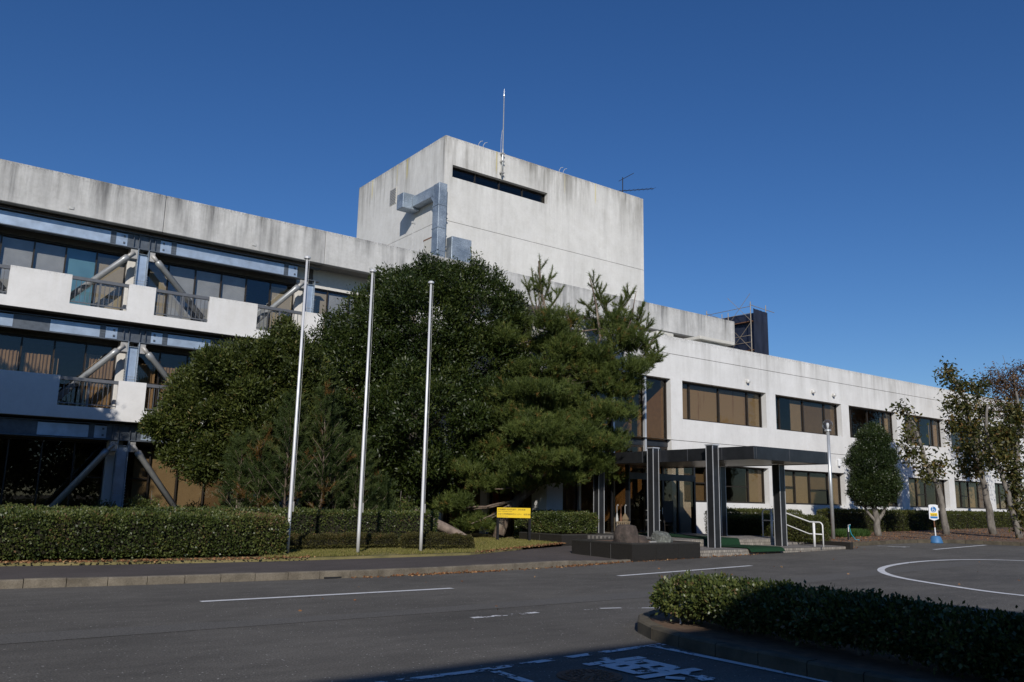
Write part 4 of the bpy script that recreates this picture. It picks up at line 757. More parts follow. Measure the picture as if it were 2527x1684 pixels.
for (y0, a), (y1, b) in zip(prof, prof[1:]): mb.quadpts([(sh(y0), y0, a), (sh(y0) + 1.75, y0, a), (sh(y1) + 1.75, y1, b), (sh(y1), y1, b)])
o = mb.build('runner', 'carpet', cp); sm = o.modifiers.new('solid', 'SOLIDIFY'); sm.thickness = 0.012; sm.offset = 1
can = thing('entrance_canopy', (23.6, 19.5, zs1), 'flat black steel entrance canopy on square metal columns', 'canopy')
CZ0, CZ1 = 3.06, 3.47; cx0, cx1, cy0, cy1 = 21.86, 25.86, 16.5, 24.9
MB().box(cx0 + 0.13, cy0 + 0.13, CZ0 + 0.1, cx1 - 0.13, cy1, CZ1 - 0.06).build('roof_deck', 'canopy_soffit', can)
ys = [cy0, 17.75, 19.2, 21.3, 23.2, cy1]
for x0, x1 in ((cx0, cx0 + 0.12), (cx1 - 0.12, cx1)):
    for a, b in zip(ys, ys[1:]): MB().box(x0, a + (0.004 if a > cy0 else 0), CZ0, x1, b - 0.004, CZ1).build('fascia_panel', 'steel_dark', can, bevel=0.008)
xs_ = [cx0 + 0.122, 23.7, cx1 - 0.122]
for a, b in zip(xs_, xs_[1:]): MB().box(a + 0.004, cy0, CZ0, b - 0.004, cy0 + 0.12, CZ1).build('fascia_panel', 'steel_dark', can, bevel=0.008)
MB().box(cx0 + 0.13, cy0 + 0.13, CZ0 + 0.02, cx1 - 0.13, cy1, CZ0 + 0.06).build('soffit', 'canopy_soffit', can)
for i, (x, y, z0, z1, hw) in enumerate(((21.7, 18.02, zs1, 3.53, 0.135), (21.68, 20.62, zs2, 3.53, 0.135), (21.7, 23.4, zs2, 3.5, 0.135), (25.3, 18.1, zs1, CZ0, 0.14), (25.4, 20.75, zs2, CZ0, 0.14))):
    c = MB().box(x - hw, y - hw, z0, x + hw, y + hw, z1).build('column', 'steel_dark', can, bevel=0.006)
    for k, q in enumerate(((-1, -1), (1, -1), (-1, 1))): MB().box(x + q[0] * hw - 0.011, y + q[1] * hw - 0.011, z0 + 0.002, x + q[0] * hw + 0.011, y + q[1] * hw + 0.011, z1 - 0.01).build('edge_trim', 'steel_edge', c)
    if z1 > 3.3: MB().box(x - hw - 0.03, y - hw - 0.03, z1, x + hw + 0.03, y + hw + 0.03, z1 + 0.035).build('cap', 'steel_edge', c)
# black granite planters
def granite_box(name, label, x0, y0, x1, y1, z0, z1, nx, ny):
    g_ = thing(name, ((x0 + x1) / 2, (y0 + y1) / 2, z0), label, 'planter'); ins = 0.012
    MB().box(x0 + ins, y0 + ins, z0, x1 - ins, y1 - ins, z1 - 0.06).build('core', 'grout', g_)
    for i in range(nx):
        a, b = x0 + (x1 - x0) * i / nx, x0 + (x1 - x0) * (i + 1) / nx
        MB().box(a + 0.006, y0, z0, b - 0.006, y0 + 0.011, z1 - 0.045).build('panel', 'granite', g_); MB().box(a + 0.006, y1 - 0.011, z0, b - 0.006, y1, z1 - 0.045).build('panel', 'granite', g_)
    for i in range(ny):
        a, b = y0 + (y1 - y0) * i / ny, y0 + (y1 - y0) * (i + 1) / ny
        MB().box(x0, a + 0.013, z0, x0 + 0.011, b - 0.006, z1 - 0.045).build('panel', 'granite', g_); MB().box(x1 - 0.011, a + 0.013, z0, x1, b - 0.006, z1 - 0.045).build('panel', 'granite', g_)
    for q in ((x0 - 0.01, y0 - 0.01, x1 + 0.01, y0 + 0.2), (x0 - 0.01, y1 - 0.2, x1 + 0.01, y1 + 0.01), (x0 - 0.01, y0 + 0.202, x0 + 0.2, y1 - 0.202), (x1 - 0.2, y0 + 0.202, x1 + 0.01, y1 - 0.202)): MB().box(q[0], q[1], z1 - 0.04, q[2], q[3], z1).build('coping', 'granite_coping', g_)
    MB().box(x0 + 0.2, y0 + 0.2, z1 - 0.1, x1 - 0.2, y1 - 0.2, z1 - 0.03).build('soil', 'soil', g_); return g_
granite_box('granite_planter', 'black granite planter box holding ornamental rocks before the steps', 17.02, 17.02, 19.86, 19.55, 0.02, 0.54, 3, 3)
granite_box('granite_planter', 'low black granite bed wall beside the grass and dark hedge', 18.75, 22.05, 21.25, 24.4, 0.1, 0.56, 2, 2)
def rock(name, label, c, s, mat, seed, n=3):
    import bmesh
    bm = bmesh.new(); bmesh.ops.create_icosphere(bm, subdivisions=n, radius=1.0); r_ = np.random.default_rng(seed)
    A = r_.normal(size=(7, 3)) * 1.6; ph = r_.uniform(0, 6.28, 7); cuts = [(unit(r_.normal(size=(1, 3)))[0], r_.uniform(0.6, 0.85)) for _ in range(9)]
    for v in bm.verts:
        d = np.array(v.co); f = 1 + sum(math.sin(d @ a + p_) for a, p_ in zip(A, ph)) * 0.035
        q = d * f
        for nn, h in cuts:
            e = q @ nn
            if e > h: q = q - nn * (e - h) * 0.85
        v.co = (q[0] * s[0], q[1] * s[1], max(-0.15 * s[2], q[2] * s[2]))
    me = bpy.data.meshes.new(name); bm.to_mesh(me); bm.free(); me.materials.append(MAT[mat]); o = bpy.data.objects.new(name, me); link(o); o.location = c
    return tag(o, label, 'rock')
rock('rock', 'large brown boulder standing upright on the black planter', (17.55, 17.75, 0.5), (0.36, 0.40, 0.62), 'rock', 3, 4)
rock('rock', 'pale lichen covered stone on the black planter beside the column', (18.75, 17.5, 0.5), (0.36, 0.30, 0.38), 'lichen_rock', 5, 4)
rock('rock', 'low olive brown stone lying between the boulder and pale stone', (18.15, 17.9, 0.5), (0.30, 0.28, 0.27), 'rock', 8, 4)
tag(MB().box(17.95, 17.2, 0.535, 18.2, 17.28, 0.575).build('brick', 'plate_paint', org=(18.0, 17.24, 0.535), bevel=0.01), 'small pale block lying on the edge of black planter', 'block')
# side kerbs of the right-hand steps (black granite)
for i, (y0, y1, z1) in enumerate(((17.0, 18.6, zs1 + 0.14), (18.61, 21.0, zs2 + 0.22))):
    tag(MB().box(27.76, y0, 0.1, 27.92, y1, z1).build('granite_kerb', 'granite', org=(27.84, (y0 + y1) / 2, 0.1), bevel=0.006), ('lower' if i == 0 else 'upper') + ' black granite edging beside the right-hand steps', 'edging')
# white handrail
hr = thing('handrail', (26.5, 18.4, zs1), 'white tubular handrail with two rails beside the steps', 'handrail')
HX = 26.15
MB().tube([(HX, 17.02, zs1), (HX, 17.02, zs1 + 0.72), (HX, 17.06, zs1 + 0.79), (HX, 17.12, zs1 + 0.82), (HX, 17.5, zs1 + 0.82), (HX, 17.6, zs1 + 0.85), (HX, 18.75, zs2 + 0.97), (HX, 18.85, zs2 + 0.99), (HX, 19.35, zs2 + 0.99), (HX, 19.43, zs2 + 0.95), (HX, 19.46, zs2 + 0.88), (HX, 19.46, zs2)], 0.024, 8).build('top_rail', 'white_paint', hr, smooth=True)
MB().tube([(HX, 17.03, zs1 + 0.42), (HX, 17.55, zs1 + 0.42), (HX, 17.65, zs1 + 0.45), (HX, 18.75, zs2 + 0.57), (HX, 18.85, zs2 + 0.60), (HX, 19.45, zs2 + 0.60)], 0.018, 8).build('lower_rail', 'white_paint', hr, smooth=True)
for y, z0, zt in ((17.36, zs1, zs1 + 0.80), (19.08, zs2, zs2 + 0.97)): MB().tube([(HX, y, z0), (HX, y, zt)], 0.042, 10).build('post', 'white_paint', hr, smooth=True)
hr2 = thing('handrail', (20.9, 21.4, zs2), 'thin chrome rail standing inside the dark entrance', 'handrail')
MB().tube([(23.6, 22.6, zs2), (23.6, 22.6, 1.35), (23.9, 22.6, 1.4), (24.1, 22.6, 1.4)], 0.014, 6).build('stand', 'steel_edge', hr2); MB().box(23.5, 22.45, 1.38, 24.0, 22.75, 1.40).build('tray', 'steel_edge', hr2); MB().box(23.45, 22.45, 1.02, 24.0, 22.75, 1.04).build('tray', 'steel_edge', hr2)
# umbrella stand with three umbrellas
us = thing('umbrella_stand', (22.15, 22.75, zs2), 'dark slatted umbrella stand by the entrance glass', 'umbrella stand')
for k in range(7): MB().box(21.85 + 0.1 * k, 22.6, zs2, 21.89 + 0.1 * k, 22.62, zs2 + 0.42).build('slat', 'blind_dark', us)
MB().box(21.83, 22.59, zs2 + 0.42, 22.52, 22.63, zs2 + 0.46).build('top_bar', 'blind_dark', us); MB().box(21.83, 22.59, zs2 + 0.1, 22.52, 22.595, zs2 + 0.14).build('top_bar', 'blind_dark', us)
for k, (x, m, lab) in enumerate(((21.95, 'cable', 'folded umbrella with pale straight handle in the stand'), (22.15, 'rust', 'folded umbrella with brown hooked handle in the stand'), (22.36, 'umbrella_cloth', 'half open tan umbrella with hooked handle in the stand'))):
    u = thing('umbrella', (x, 22.7, zs2), lab, 'umbrella'); z0 = zs2 + 0.25
    MB().tube([(x, 22.7, zs2 + 0.02), (x, 22.7, z0 + 0.75), (x + 0.02, 22.7, z0 + 0.8), (x + 0.05, 22.7, z0 + 0.81), (x + 0.08, 22.7, z0 + 0.77)], 0.01, 6).build('handle', 'cable' if k != 1 else 'rust', u)
    MB().lathe(x, 22.7, [(0.015, z0 - 0.1), (0.04, z0 + 0.0), (0.05 if k < 2 else 0.15, z0 + 0.3), (0.02, z0 + 0.5)], 8).build('cloth', m, u)
pst = thing('notice_board', (23.2, 31.9, 1.0), 'reddish notice board with white sheet inside the lobby', 'notice board')
MB().box(22.6, 31.9, 1.3, 23.9, 31.98, 2.9).build('board', 'red_paper', pst); MB().box(22.9, 31.88, 2.2, 23.5, 31.895, 2.8).build('sheet', 'plastic_white', pst)
easel = thing('sign_easel', (24.4, 22.4, zs2), 'dark sign easel standing in front of the glass doors', 'easel')
MB().box(24.2, 22.5, 0.95, 24.75, 22.53, 1.75).build('board', 'black_iron', easel)
for x in (24.22, 24.73): MB().tube([(x, 22.45, zs2), (x, 22.52, 1.8)], 0.015, 6).build('leg', 'bronze', easel)
MB().tube([(24.22, 22.47, 0.85), (24.73, 22.47, 0.85)], 0.012, 6).build('crossbar', 'bronze', easel)

# ================================================================== FLAGPOLES, LAMP, SIGNS, SMALL THINGS
for i, (x, y, h, lab) in enumerate(((8.51, 20.54, 7.92, 'silver flagpole standing right beside the rounded end of front hedge'), (10.33, 20.3, 7.84, 'silver flagpole at the centre of the row of three on the grass'), (12.2, 20.26, 7.83, 'silver flagpole nearest the leaning log and pine tree'))):
    f = thing('flagpole', (x, y, 0.2), lab, 'flagpole', 'three flagpoles on the grass')
    MB().tube([(x, y, 0.2), (x, y, 0.8), (x, y, 3.6), (x, y, 3.62), (x, y, h - 0.08)], [0.046, 0.045, 0.042, 0.039, 0.029], 16).build('pole', 'pole_metal', f, smooth=True)
    MB().lathe(x, y, [(0.03, h - 0.1), (0.085, h - 0.07), (0.09, h - 0.03), (0.05, h)], 14).build('cap', 'pole_metal', f)
    MB().tube([(x + 0.05, y - 0.04, h - 0.12), (x + 0.06, y - 0.05, 4.0), (x + 0.05, y - 0.04, 1.4)], 0.004, 4).build('halyard', 'cable', f); MB().box(x + 0.055, y - 0.03, 1.25, x + 0.085, y + 0.03, 1.5).build('cleat', 'plate_paint', f)
lx, ly = 31.6, 20.1
lp = thing('street_lamp', (lx, ly, zg(lx) + 0.13), 'tall grey lamp post with clear round globe', 'lamp')
MB().tube([(lx, ly, zg(lx) + 0.13), (lx, ly, 4.75)], [0.075, 0.06], 14).build('post', 'post_galv', lp, smooth=True); MB().lathe(lx, ly, [(0.06, 4.72), (0.13, 4.76), (0.13, 4.82), (0.06, 4.84)], 14).build('collar', 'post_galv', lp)
r_ = 0.21; gl_ = MB().lathe(lx, ly, [(r_ * math.sin(R(a)), 5.02 - r_ * math.cos(R(a))) for a in range(20, 180, 10)], 24).build('globe', 'globe', lp, smooth=True)
MB().lathe(lx, ly, [(0.03, 4.84), (0.035, 4.9), (0.06, 5.0), (0.05, 5.08), (0.01, 5.11)], 12).build('bulb', 'bulb', lp, smooth=True)
def text_mesh(body, size, name, mat, parent, mw):
    cu = bpy.data.curves.new(name, 'FONT'); cu.body = body; cu.size = size; cu.align_x = 'LEFT'; cu.resolution_u = 2; cu.fill_mode = 'FRONT' if hasattr(cu, 'fill_mode') else cu.fill_mode
    tmp = bpy.data.objects.new(name, cu); link(tmp); dg = bpy.context.evaluated_depsgraph_get(); me = bpy.data.meshes.new_from_object(tmp.evaluated_get(dg)); bpy.data.objects.remove(tmp)
    me.transform(mw); og = ORG[parent]; me.transform(Matrix.Translation(-og)); me.materials.clear(); me.materials.append(MAT[mat]); o = bpy.data.objects.new(name, me); link(o); o.parent = parent; ORG[o] = og
    xs_ = [v.co.x for v in me.vertices]; return o
def frame_on(p, ux, un):                            # local x along ux, y up, z along un
    ux = Vector(ux).normalized(); un = Vector(un).normalized(); uz = un.cross(ux); return Matrix(((ux.x, uz.x, un.x, p[0]), (ux.y, uz.y, un.y, p[1]), (ux.z, uz.z, un.z, p[2]), (0, 0, 0, 1)))
A_, B_p = Vector((17.62, 24.2, 0)), Vector((18.38, 23.28, 0))
ux = (B_p - A_).normalized(); un = Vector((-ux.y * -1, ux.x * -1, 0)); un = Vector((ux.y, -ux.x, 0))
ys = thing('yellow_sign', (18.0, 23.75, 0.22), 'yellow rectangular sign with black lettering on two dark posts under the pine', 'sign')
L_ = (B_p - A_).length; z0, z1 = 1.06, 1.40
def slab(mb, p, q, z0, z1, th, nrm): 
    a, b = p + nrm * th, q + nrm * th; mb.v += [(p.x, p.y, z0), (q.x, q.y, z0), (q.x, q.y, z1), (p.x, p.y, z1), (a.x, a.y, z0), (b.x, b.y, z0), (b.x, b.y, z1), (a.x, a.y, z1)]; mb.f += [(0, 3, 2, 1), (4, 5, 6, 7), (0, 1, 5, 4), (1, 2, 6, 5), (2, 3, 7, 6), (3, 0, 4, 7)]; return mb
slab(MB(), A_, B_p, z0, z1, 0.03, un).build('board', 'sign_yellow', ys)
for q in (A_ + ux * 0.03, B_p - ux * 0.03): MB().box(q.x - 0.035, q.y - 0.035, 0.2, q.x + 0.035, q.y + 0.035, z0 - 0.001).build('post', 'black_iron', ys)
p0 = A_ + un * 0.034
for body, sz, dz, dx in (('生物機能利用研究部門　研究本館', 0.066, 0.255, 0.03), ('次世代作物開発研究センター　研究本館', 0.066, 0.095, 0.03), ('Institute of Agrobiological Sciences', 0.036, 0.20, 0.03), ('Institute of Crop Science', 0.036, 0.04, 0.03)):
    q = p0 + ux * dx; text_mesh(body, sz, 'lettering', 'sign_black', ys, frame_on((q.x, q.y, z0 + dz), ux, un))
# wheelchair parking sign
sx_, sy_ = 35.0, 17.62; zb_ = zg(sx_)
ps = thing('parking_sign', (sx_, sy_, zb_), 'wheelchair parking sign on a pole in a round blue base', 'sign')
MB().lathe(sx_, sy_, [(0.26, zb_), (0.26, zb_ + 0.03), (0.19, zb_ + 0.24), (0.15, zb_ + 0.28), (0.05, zb_ + 0.29)], 24).build('base', 'base_blue', ps, smooth=True)
tl_ = Vector((-0.03, 0.0, 0)); MB().tube([(sx_, sy_, zb_ + 0.28), (sx_ - 0.02, sy_, zb_ + 0.62)], 0.026, 10).build('pole', 'white_paint', ps); MB().tube([(sx_ - 0.02, sy_, zb_ + 0.622), (sx_ - 0.045, sy_, zb_ + 0.92)], 0.0255, 10).build('rusty_pole', 'rust', ps)
ux = Vector((0.80, -0.60, 0)); un = Vector((-0.60, -0.80, 0)); c_ = Vector((sx_ - 0.06, sy_, 0)); zb0, zb1 = 1.22, 1.83; hw = 0.19
pf = [(-hw, zb0 + 0.04), (0, zb0 - 0.03), (hw, zb0 + 0.04), (hw, zb1 - 0.02), (hw * 0.5, zb1 + 0.005), (-hw * 0.5, zb1 + 0.005), (-hw, zb1 - 0.02)]
mb = MB(); n = len(pf)
for th in (0.0, 0.035): mb.v += [tuple(c_ + ux * u + un * th)[:2] + (z,) for u, z in pf]
mb.f = [tuple(range(n - 1, -1, -1)), tuple(range(n, 2 * n))] + [(i, (i + 1) % n, n + (i + 1) % n, n + i) for i in range(n)]; mb.build('board', 'plastic_white', ps)
def on_board(u0, u1, z0, z1, d, mat, name): q = c_ + un * (0.035 + d); a, b = q + ux * u0, q + ux * u1; MB().quadpts([(a.x, a.y, z0), (b.x, b.y, z0), (b.x, b.y, z1), (a.x, a.y, z1)]).build(name, mat, ps)
def disc(uc, zc, r0, r1, a0, a1, d, mat, name, n=20):
    mb = MB(); q = c_ + un * (0.035 + d)
    for i in range(n):
        a, b = R(a0 + (a1 - a0) * i / n), R(a0 + (a1 - a0) * (i + 1) / n)
        mb.quadpts([tuple(q + ux * (uc + rr * math.cos(t_)))[:2] + (zc + rr * math.sin(t_),) for rr, t_ in ((r0, a), (r1, a), (r1, b), (r0, b))])
    mb.build(name, mat, ps)
disc(0, 1.635, 0, 0.115, 0, 360, 0.002, 'sign_blue', 'blue_disc'); disc(0.0, 1.60, 0.042, 0.06, 100, 380, 0.004, 'plastic_white', 'wheel_symbol'); disc(-0.025, 1.71, 0, 0.018, 0, 360, 0.004, 'plastic_white', 'wheel_symbol')
for u0, z0_, u1, z1_ in ((-0.028, 1.685, -0.018, 1.62), (-0.02, 1.63, 0.035, 1.625), (0.03, 1.625, 0.06, 1.565)):
    q = c_ + un * 0.039; a = q + ux * u0; b = q + ux * u1; d = Vector((u1 - u0, z1_ - z0_)).normalized(); nx_, nz_ = -d.y * 0.009, d.x * 0.009
    MB().quadpts([tuple(a - ux * nx_)[:2] + (z0_ - nz_,), tuple(b - ux * nx_)[:2] + (z1_ - nz_,), tuple(b + ux * nx_)[:2] + (z1_ + nz_,), tuple(a + ux * nx_)[:2] + (z0_ + nz_,)]).build('wheel_symbol', 'plastic_white', ps)
on_board(-0.15, 0.15, 1.37, 1.50, 0.002, 'sign_yellow', 'yellow_band'); on_board(-0.15, 0.15, 1.275, 1.36, 0.002, 'sign_blue', 'blue_band')
q = c_ + un * 0.04 + ux * -0.115; text_mesh('駐車場', 0.075, 'lettering', 'sign_black', ps, frame_on((q.x, q.y, 1.385), ux, un))
# water tap with hose
tx, ty = 30.9, 19.0; tz = zg(tx) + 0.13
tp = thing('water_tap', (tx, ty, tz), 'garden tap post with blue hose beside the clipped hedge', 'tap')
MB().box(tx - 0.025, ty - 0.025, tz, tx + 0.025, ty + 0.025, tz + 0.5).build('post', 'black_iron', tp); MB().box(tx - 0.03, ty - 0.03, tz + 0.34, tx + 0.03, ty - 0.026, tz + 0.52).build('white_plate', 'plastic_white', tp)
MB().tube([(tx + 0.2, ty + 0.1, tz), (tx + 0.2, ty + 0.1, tz + 0.6), (tx + 0.27, ty + 0.05, tz + 0.62)], 0.018, 6).build('standpipe', 'post_galv', tp)
MB().tube([(tx + 0.25, ty + 0.05, tz + 0.6), (tx + 0.17, ty + 0.04, tz + 0.52), (tx + 0.22, ty, tz + 0.25), (tx + 0.33, ty - 0.1, tz + 0.05), (tx + 0.45, ty - 0.2, tz + 0.03)], 0.014, 6).build('hose', 'hose_blue', tp)
# leaning sawn log
lg = thing('log', (16.4, 24.2, 0.25), 'sawn grey log leaning against the hedge end', 'log')
a, b = Vector((16.5, 24.1, 0.3)), Vector((14.85, 25.2, 1.15)); d_ = (b - a).normalized(); mb = MB(); pts = [a.lerp(b, i / 8) for i in range(9)]
mb.tube(pts, [0.07, 0.11, 0.14, 0.155, 0.165, 0.17, 0.18, 0.185, 0.18], 14); lo = mb.build('stem', 'log_wood', lg, smooth=True)
MB().tube([b - d_ * 0.002, b + d_ * 0.008], 0.165, 14).build('cut_face', 'umbrella_cloth', lg)
# building across the road (behind the viewpoint): casts the foreground shade
ob = thing('opposite_building', (-15, -14, 0), 'white low office building across the road behind the viewpoint', 'building')
H_ = 9.0; MB().box(-45, -22, 0, 4.7, -6.95, H_).build('wall', 'wall_paint', ob); MB().box(0.6, -6.949, 0, 4.7, -5.75, H_).build('porch_wall', 'wall_paint', ob)
for zz in (1.2, 4.8):
    for i in range(9): MB().box(-44 + i * 4.6, -6.945, zz, -40.6 + i * 4.6, -6.93, zz + 1.9).build('window', 'glass_bronze', ob)

# ================================================================== VEGETATION
def hedge(name, label, x0, y0, x1, y1, z0, z1, n, length, width, mat, rnd=0.25, rot=None, seed=0, group=None, stems=True, zb=0.05, wob=0.06, tint=None):
    """clipped hedge: leaves standing on the rounded skin of a box between two ground corners"""
    h = thing(name, ((x0 + x1) / 2, (y0 + y1) / 2, z0), label, 'hedge', group)
    sx, sy, sz = x1 - x0, y1 - y0, z1 - z0; A = np.array([sx * sy, sx * sz, sx * sz, sy * sz, sy * sz]); A = A / A.sum(); k = rng.choice(5, n, p=A)
    u, v = rng.uniform(0, 1, n), rng.uniform(0, 1, n); P = np.zeros((n, 3)); N = np.zeros((n, 3)); m = k == 0
    P[m] = np.stack([u[m] * sx, v[m] * sy, np.full(m.sum(), sz)], 1); N[m] = (0, 0, 1)
    for kk, (ax, val, nn) in {1: (1, 0.0, (0, -1, 0)), 2: (1, sy, (0, 1, 0)), 3: (0, 0.0, (-1, 0, 0)), 4: (0, sx, (1, 0, 0))}.items():
        m = k == kk; q = np.zeros((m.sum(), 3)); q[:, ax] = val; q[:, 1 - ax] = u[m] * (sx if ax == 1 else sy); q[:, 2] = zb + v[m] * (sz - zb); P[m] = q; N[m] = nn
    r_ = rnd; lo = np.array([r_, r_, -9]); hi = np.array([sx - r_, sy - r_, sz - r_ * 0.7]); C = np.clip(P, lo, hi); d = P - C; L = np.linalg.norm(d, axis=1, keepdims=True); far = (L[:, 0] > 1e-6)
    rr = np.where(far[:, None], d / np.maximum(L, 1e-9), N); P = np.where(far[:, None], C + rr * np.minimum(L, r_), P); N = unit(N * 0.4 + rr)
    W_ = wob * (bumpy(P * 1.4, 3, seed, 1.0) - 1)
    P = P + N * (W_ + rng.uniform(-0.10, 0.025, n) + (rng.uniform(0, 1, n) < 0.02) * rng.uniform(0, 0.09, n))[:, None] + np.array([x0, y0, z0])
    if rot is not None:
        c, s = math.cos(rot), math.sin(rot); o = np.array([(x0 + x1) / 2, (y0 + y1) / 2, 0]); M = np.array([[c, -s, 0], [s, c, 0], [0, 0, 1]]); P = (P - o) @ M.T + o; N = N @ M.T
    dd = N * 0.7 + rng.normal(0, 0.65, (n, 3)); dd[:, 2] += 0.2; t_ = rng.normal(0.42, 0.22, n) + 0.2 * (bumpy(P * 0.9, 3, seed + 3, 1.0) - 1) + np.clip((N[:, 2]) * 0.12, 0, 1)
    if tint is not None: t_ = t_ + tint(P)
    leaf_mesh('foliage', P, dd, length, width, h, mat, t_)
    ins = 0.13; mb = MB().box(x0 + ins, y0 + ins, z0 + zb + 0.1, x1 - ins, y1 - ins, z1 - ins); cr = mb.build('twig_core', 'twig', h)
    if rot is not None:
        c, s = math.cos(rot), math.sin(rot)
        for v_ in cr.data.vertices: x, y = v_.co.x, v_.co.y; v_.co.x, v_.co.y = c * x - s * y, s * x + c * y
    return h
simple('twig', (0.020, 0.018, 0.010), 0.95, var=0.3)
hedge('hedge', 'long glossy green front hedge along the sidewalk', -4.0, 19.95, 8.35, 22.6, 0.2, 1.13, 90000, 0.062, 0.042, 'leaf_hedge', 0.4, seed=1, wob=0.06, tint=lambda P: np.where(P[:, 0] > 7.4, 0.28, 0.0))
hedge('hedge', 'evenly clipped back hedge behind the flagpoles', -4.0, 23.2, 14.6, 24.4, 0.2, 1.22, 52000, 0.06, 0.04, 'leaf_hedge', 0.2, seed=2)
hedge('low_hedge', 'low brownish clipped azalea strip behind the flagpoles', 8.6, 21.6, 12.3, 22.3, 0.2, 0.60, 16000, 0.04, 0.022, 'leaf_azalea', 0.15, seed=3)
hedge('low_hedge', 'low rounded azalea strip ending beside the leaning log', 12.35, 20.9, 14.4, 21.7, 0.2, 0.62, 13000, 0.04, 0.022, 'leaf_azalea', 0.2, seed=4, rot=R(-18))
hedge('hedge', 'shaded dark hedge below the pine beside the entrance', 18.9, 24.45, 22.3, 24.95, 0.3, 1.25, 9000, 0.06, 0.04, 'leaf_hedge', 0.15, seed=5)
hedge('hedge', 'dark hedge with a few flowers inside the low granite bed', 18.95, 22.75, 21.1, 24.2, 0.53, 1.22, 14000, 0.06, 0.04, 'leaf_hedge', 0.2, seed=6)
hedge('hedge', 'clipped hedge running back beside the entrance steps and handrail', 27.1, 18.2, 28.5, 22.0, 0.33, 1.26, 24000, 0.05, 0.03, 'leaf_box', 0.3, seed=7)
hedge('hedge', 'clipped hedge under the windows behind the entrance canopy', 27.3, 22.05, 32.6, 23.2, 0.33, 1.46, 24000, 0.05, 0.03, 'leaf_box', 0.25, seed=8)
hedge('hedge', 'long trimmed hedge under the windows behind the pruned trees', 36.5, 23.0, 62.0, 24.2, 0.45, 1.52, 60000, 0.065, 0.04, 'leaf_box', 0.25, seed=9)
# foreground hedge on its kerbed island
kerb('kerb', [(10.2, 8.75), (9.6, 8.75), (9.1, 8.65), (8.65, 8.48), (8.3, 8.25), (8.0, 7.9), (7.78, 7.5), (7.62, 7.0), (7.52, 6.3), (7.44, 5.5), (7.4, 4.8), (7.3, 1.0)], 'shade-darkened kerb stones around the foreground hedge island', 0.15, step=0.6, mat='kerb_shade_dark')
tag(MB().prism([(7.44, 1.0), (10.2, 1.0), (10.2, 8.6), (9.6, 8.6), (9.1, 8.5), (8.72, 8.34), (8.4, 8.14), (8.12, 7.82), (7.92, 7.44), (7.76, 6.96), (7.66, 6.28), (7.58, 5.5), (7.54, 4.8)], 0.0, 0.125).build('hedge_island', 'soil'), kind='structure')
fh = thing('hedge', (8.4, 5.0, 0.125), 'dark foreground hedge with bare stems on a kerbed island', 'hedge')
fl = []
for i in range(13): t_ = i / 12; fl.append((8.68 - 0.65 * t_ + random.uniform(-0.05, 0.05), 7.55 - 5.6 * t_, 0.455 + random.uniform(-0.02, 0.02), 0.5, 0.235))
crown(fh, fl, 6500, 7, 0.05, 0.032, 'leaf_hedge', 11, 0.03, (0.8, 1.04), 0.10, 'foliage', 0.4, 0.3)
for i in range(11):
    x, y = 8.62 - 0.06 * i + random.uniform(-0.1, 0.1), 7.55 - 0.5 * i; mbp = [(x, y, 0.12), (x + 0.02, y + 0.03, 0.24), (x + random.uniform(-0.1, 0.1), y + random.uniform(-0.1, 0.1), 0.45)]
    limbs(fh, [(mbp, 0.03, 0.015), ([mbp[1], (mbp[1][0] - 0.15, mbp[1][1] + 0.1, 0.42)], 0.014, 0.007), ([mbp[1], (mbp[1][0] + 0.12, mbp[1][1] - 0.12, 0.42)], 0.014, 0.007)], 'bark', 'stem', 6)
tag(MB().box(8.42, 7.56, 0.12, 8.44, 7.58, 0.4).build('stake', 'plastic_white', org=(8.43, 7.57, 0.12)), 'thin white stake in the soil under foreground hedge', 'stake')

# --- two broad evergreen trees before the three-storey wing
T1 = [(8.62, 28.6, 4.45, 1.42, 1.7), (9.55, 27.9, 5.38, 1.55, 1.5), (10.5, 27.18, 5.88, 1.2, 1.45), (10.58, 27.13, 7.15, 0.36, 0.5), (8.42, 28.77, 3.2, 0.95, 1.0), (10.16, 27.44, 3.91, 1.74, 1.76), (11.14, 26.71, 5.11, 1.25, 1.6), (8.84, 28.43, 2.87, 1.15, 0.87), (7.9, 29.1, 4.28, 0.55, 0.8)]
tr = thing('evergreen_tree', (9.9, 27.8, 0.2), 'round olive green evergreen tree in front of the balconies', 'tree')
limbs(tr, [([(9.9, 27.8, 0.15), (9.85, 27.8, 1.5), (9.7, 27.9, 3.0)], 0.2, 0.14), ([(9.7, 27.9, 3.0), (9.0, 28.4, 4.3), (8.5, 28.6, 5.2)], 0.12, 0.04), ([(9.7, 27.9, 3.0), (10.3, 27.4, 4.6), (10.5, 27.2, 6.6)], 0.12, 0.03)], 'bark')
crown(tr, clumps(T1, 22, (0.2, 0.36), 1), 10500, 10, 0.135, 0.05, 'leaf_olive', 21, 0.09, (0.78, 1.08), 0.12, inner=0.5)
T2 = [(16.93, 28.36, 8.5, 2.55, 2.3), (15.28, 29.6, 7.95, 1.82, 2.2), (18.45, 27.22, 9.05, 1.8, 1.9), (17.3, 28.09, 10.25, 1.6, 0.75), (15.76, 29.24, 10.1, 1.0, 0.6), (14.68, 30.05, 5.92, 2.14, 2.81), (17.05, 28.27, 4.95, 2.9, 3.49), (18.79, 26.97, 6.72, 1.9, 3.4), (15.75, 29.24, 3.05, 1.86, 1.52), (19.11, 26.73, 4.15, 1.36, 2.06), (18.43, 27.24, 11.15, 0.2, 0.4), (13.68, 30.8, 6.76, 0.86, 1.23)]
tr = thing('evergreen_tree', (16.6, 28.6, 0.2), 'large dark evergreen tree behind the flagpoles reaching the roof', 'tree')
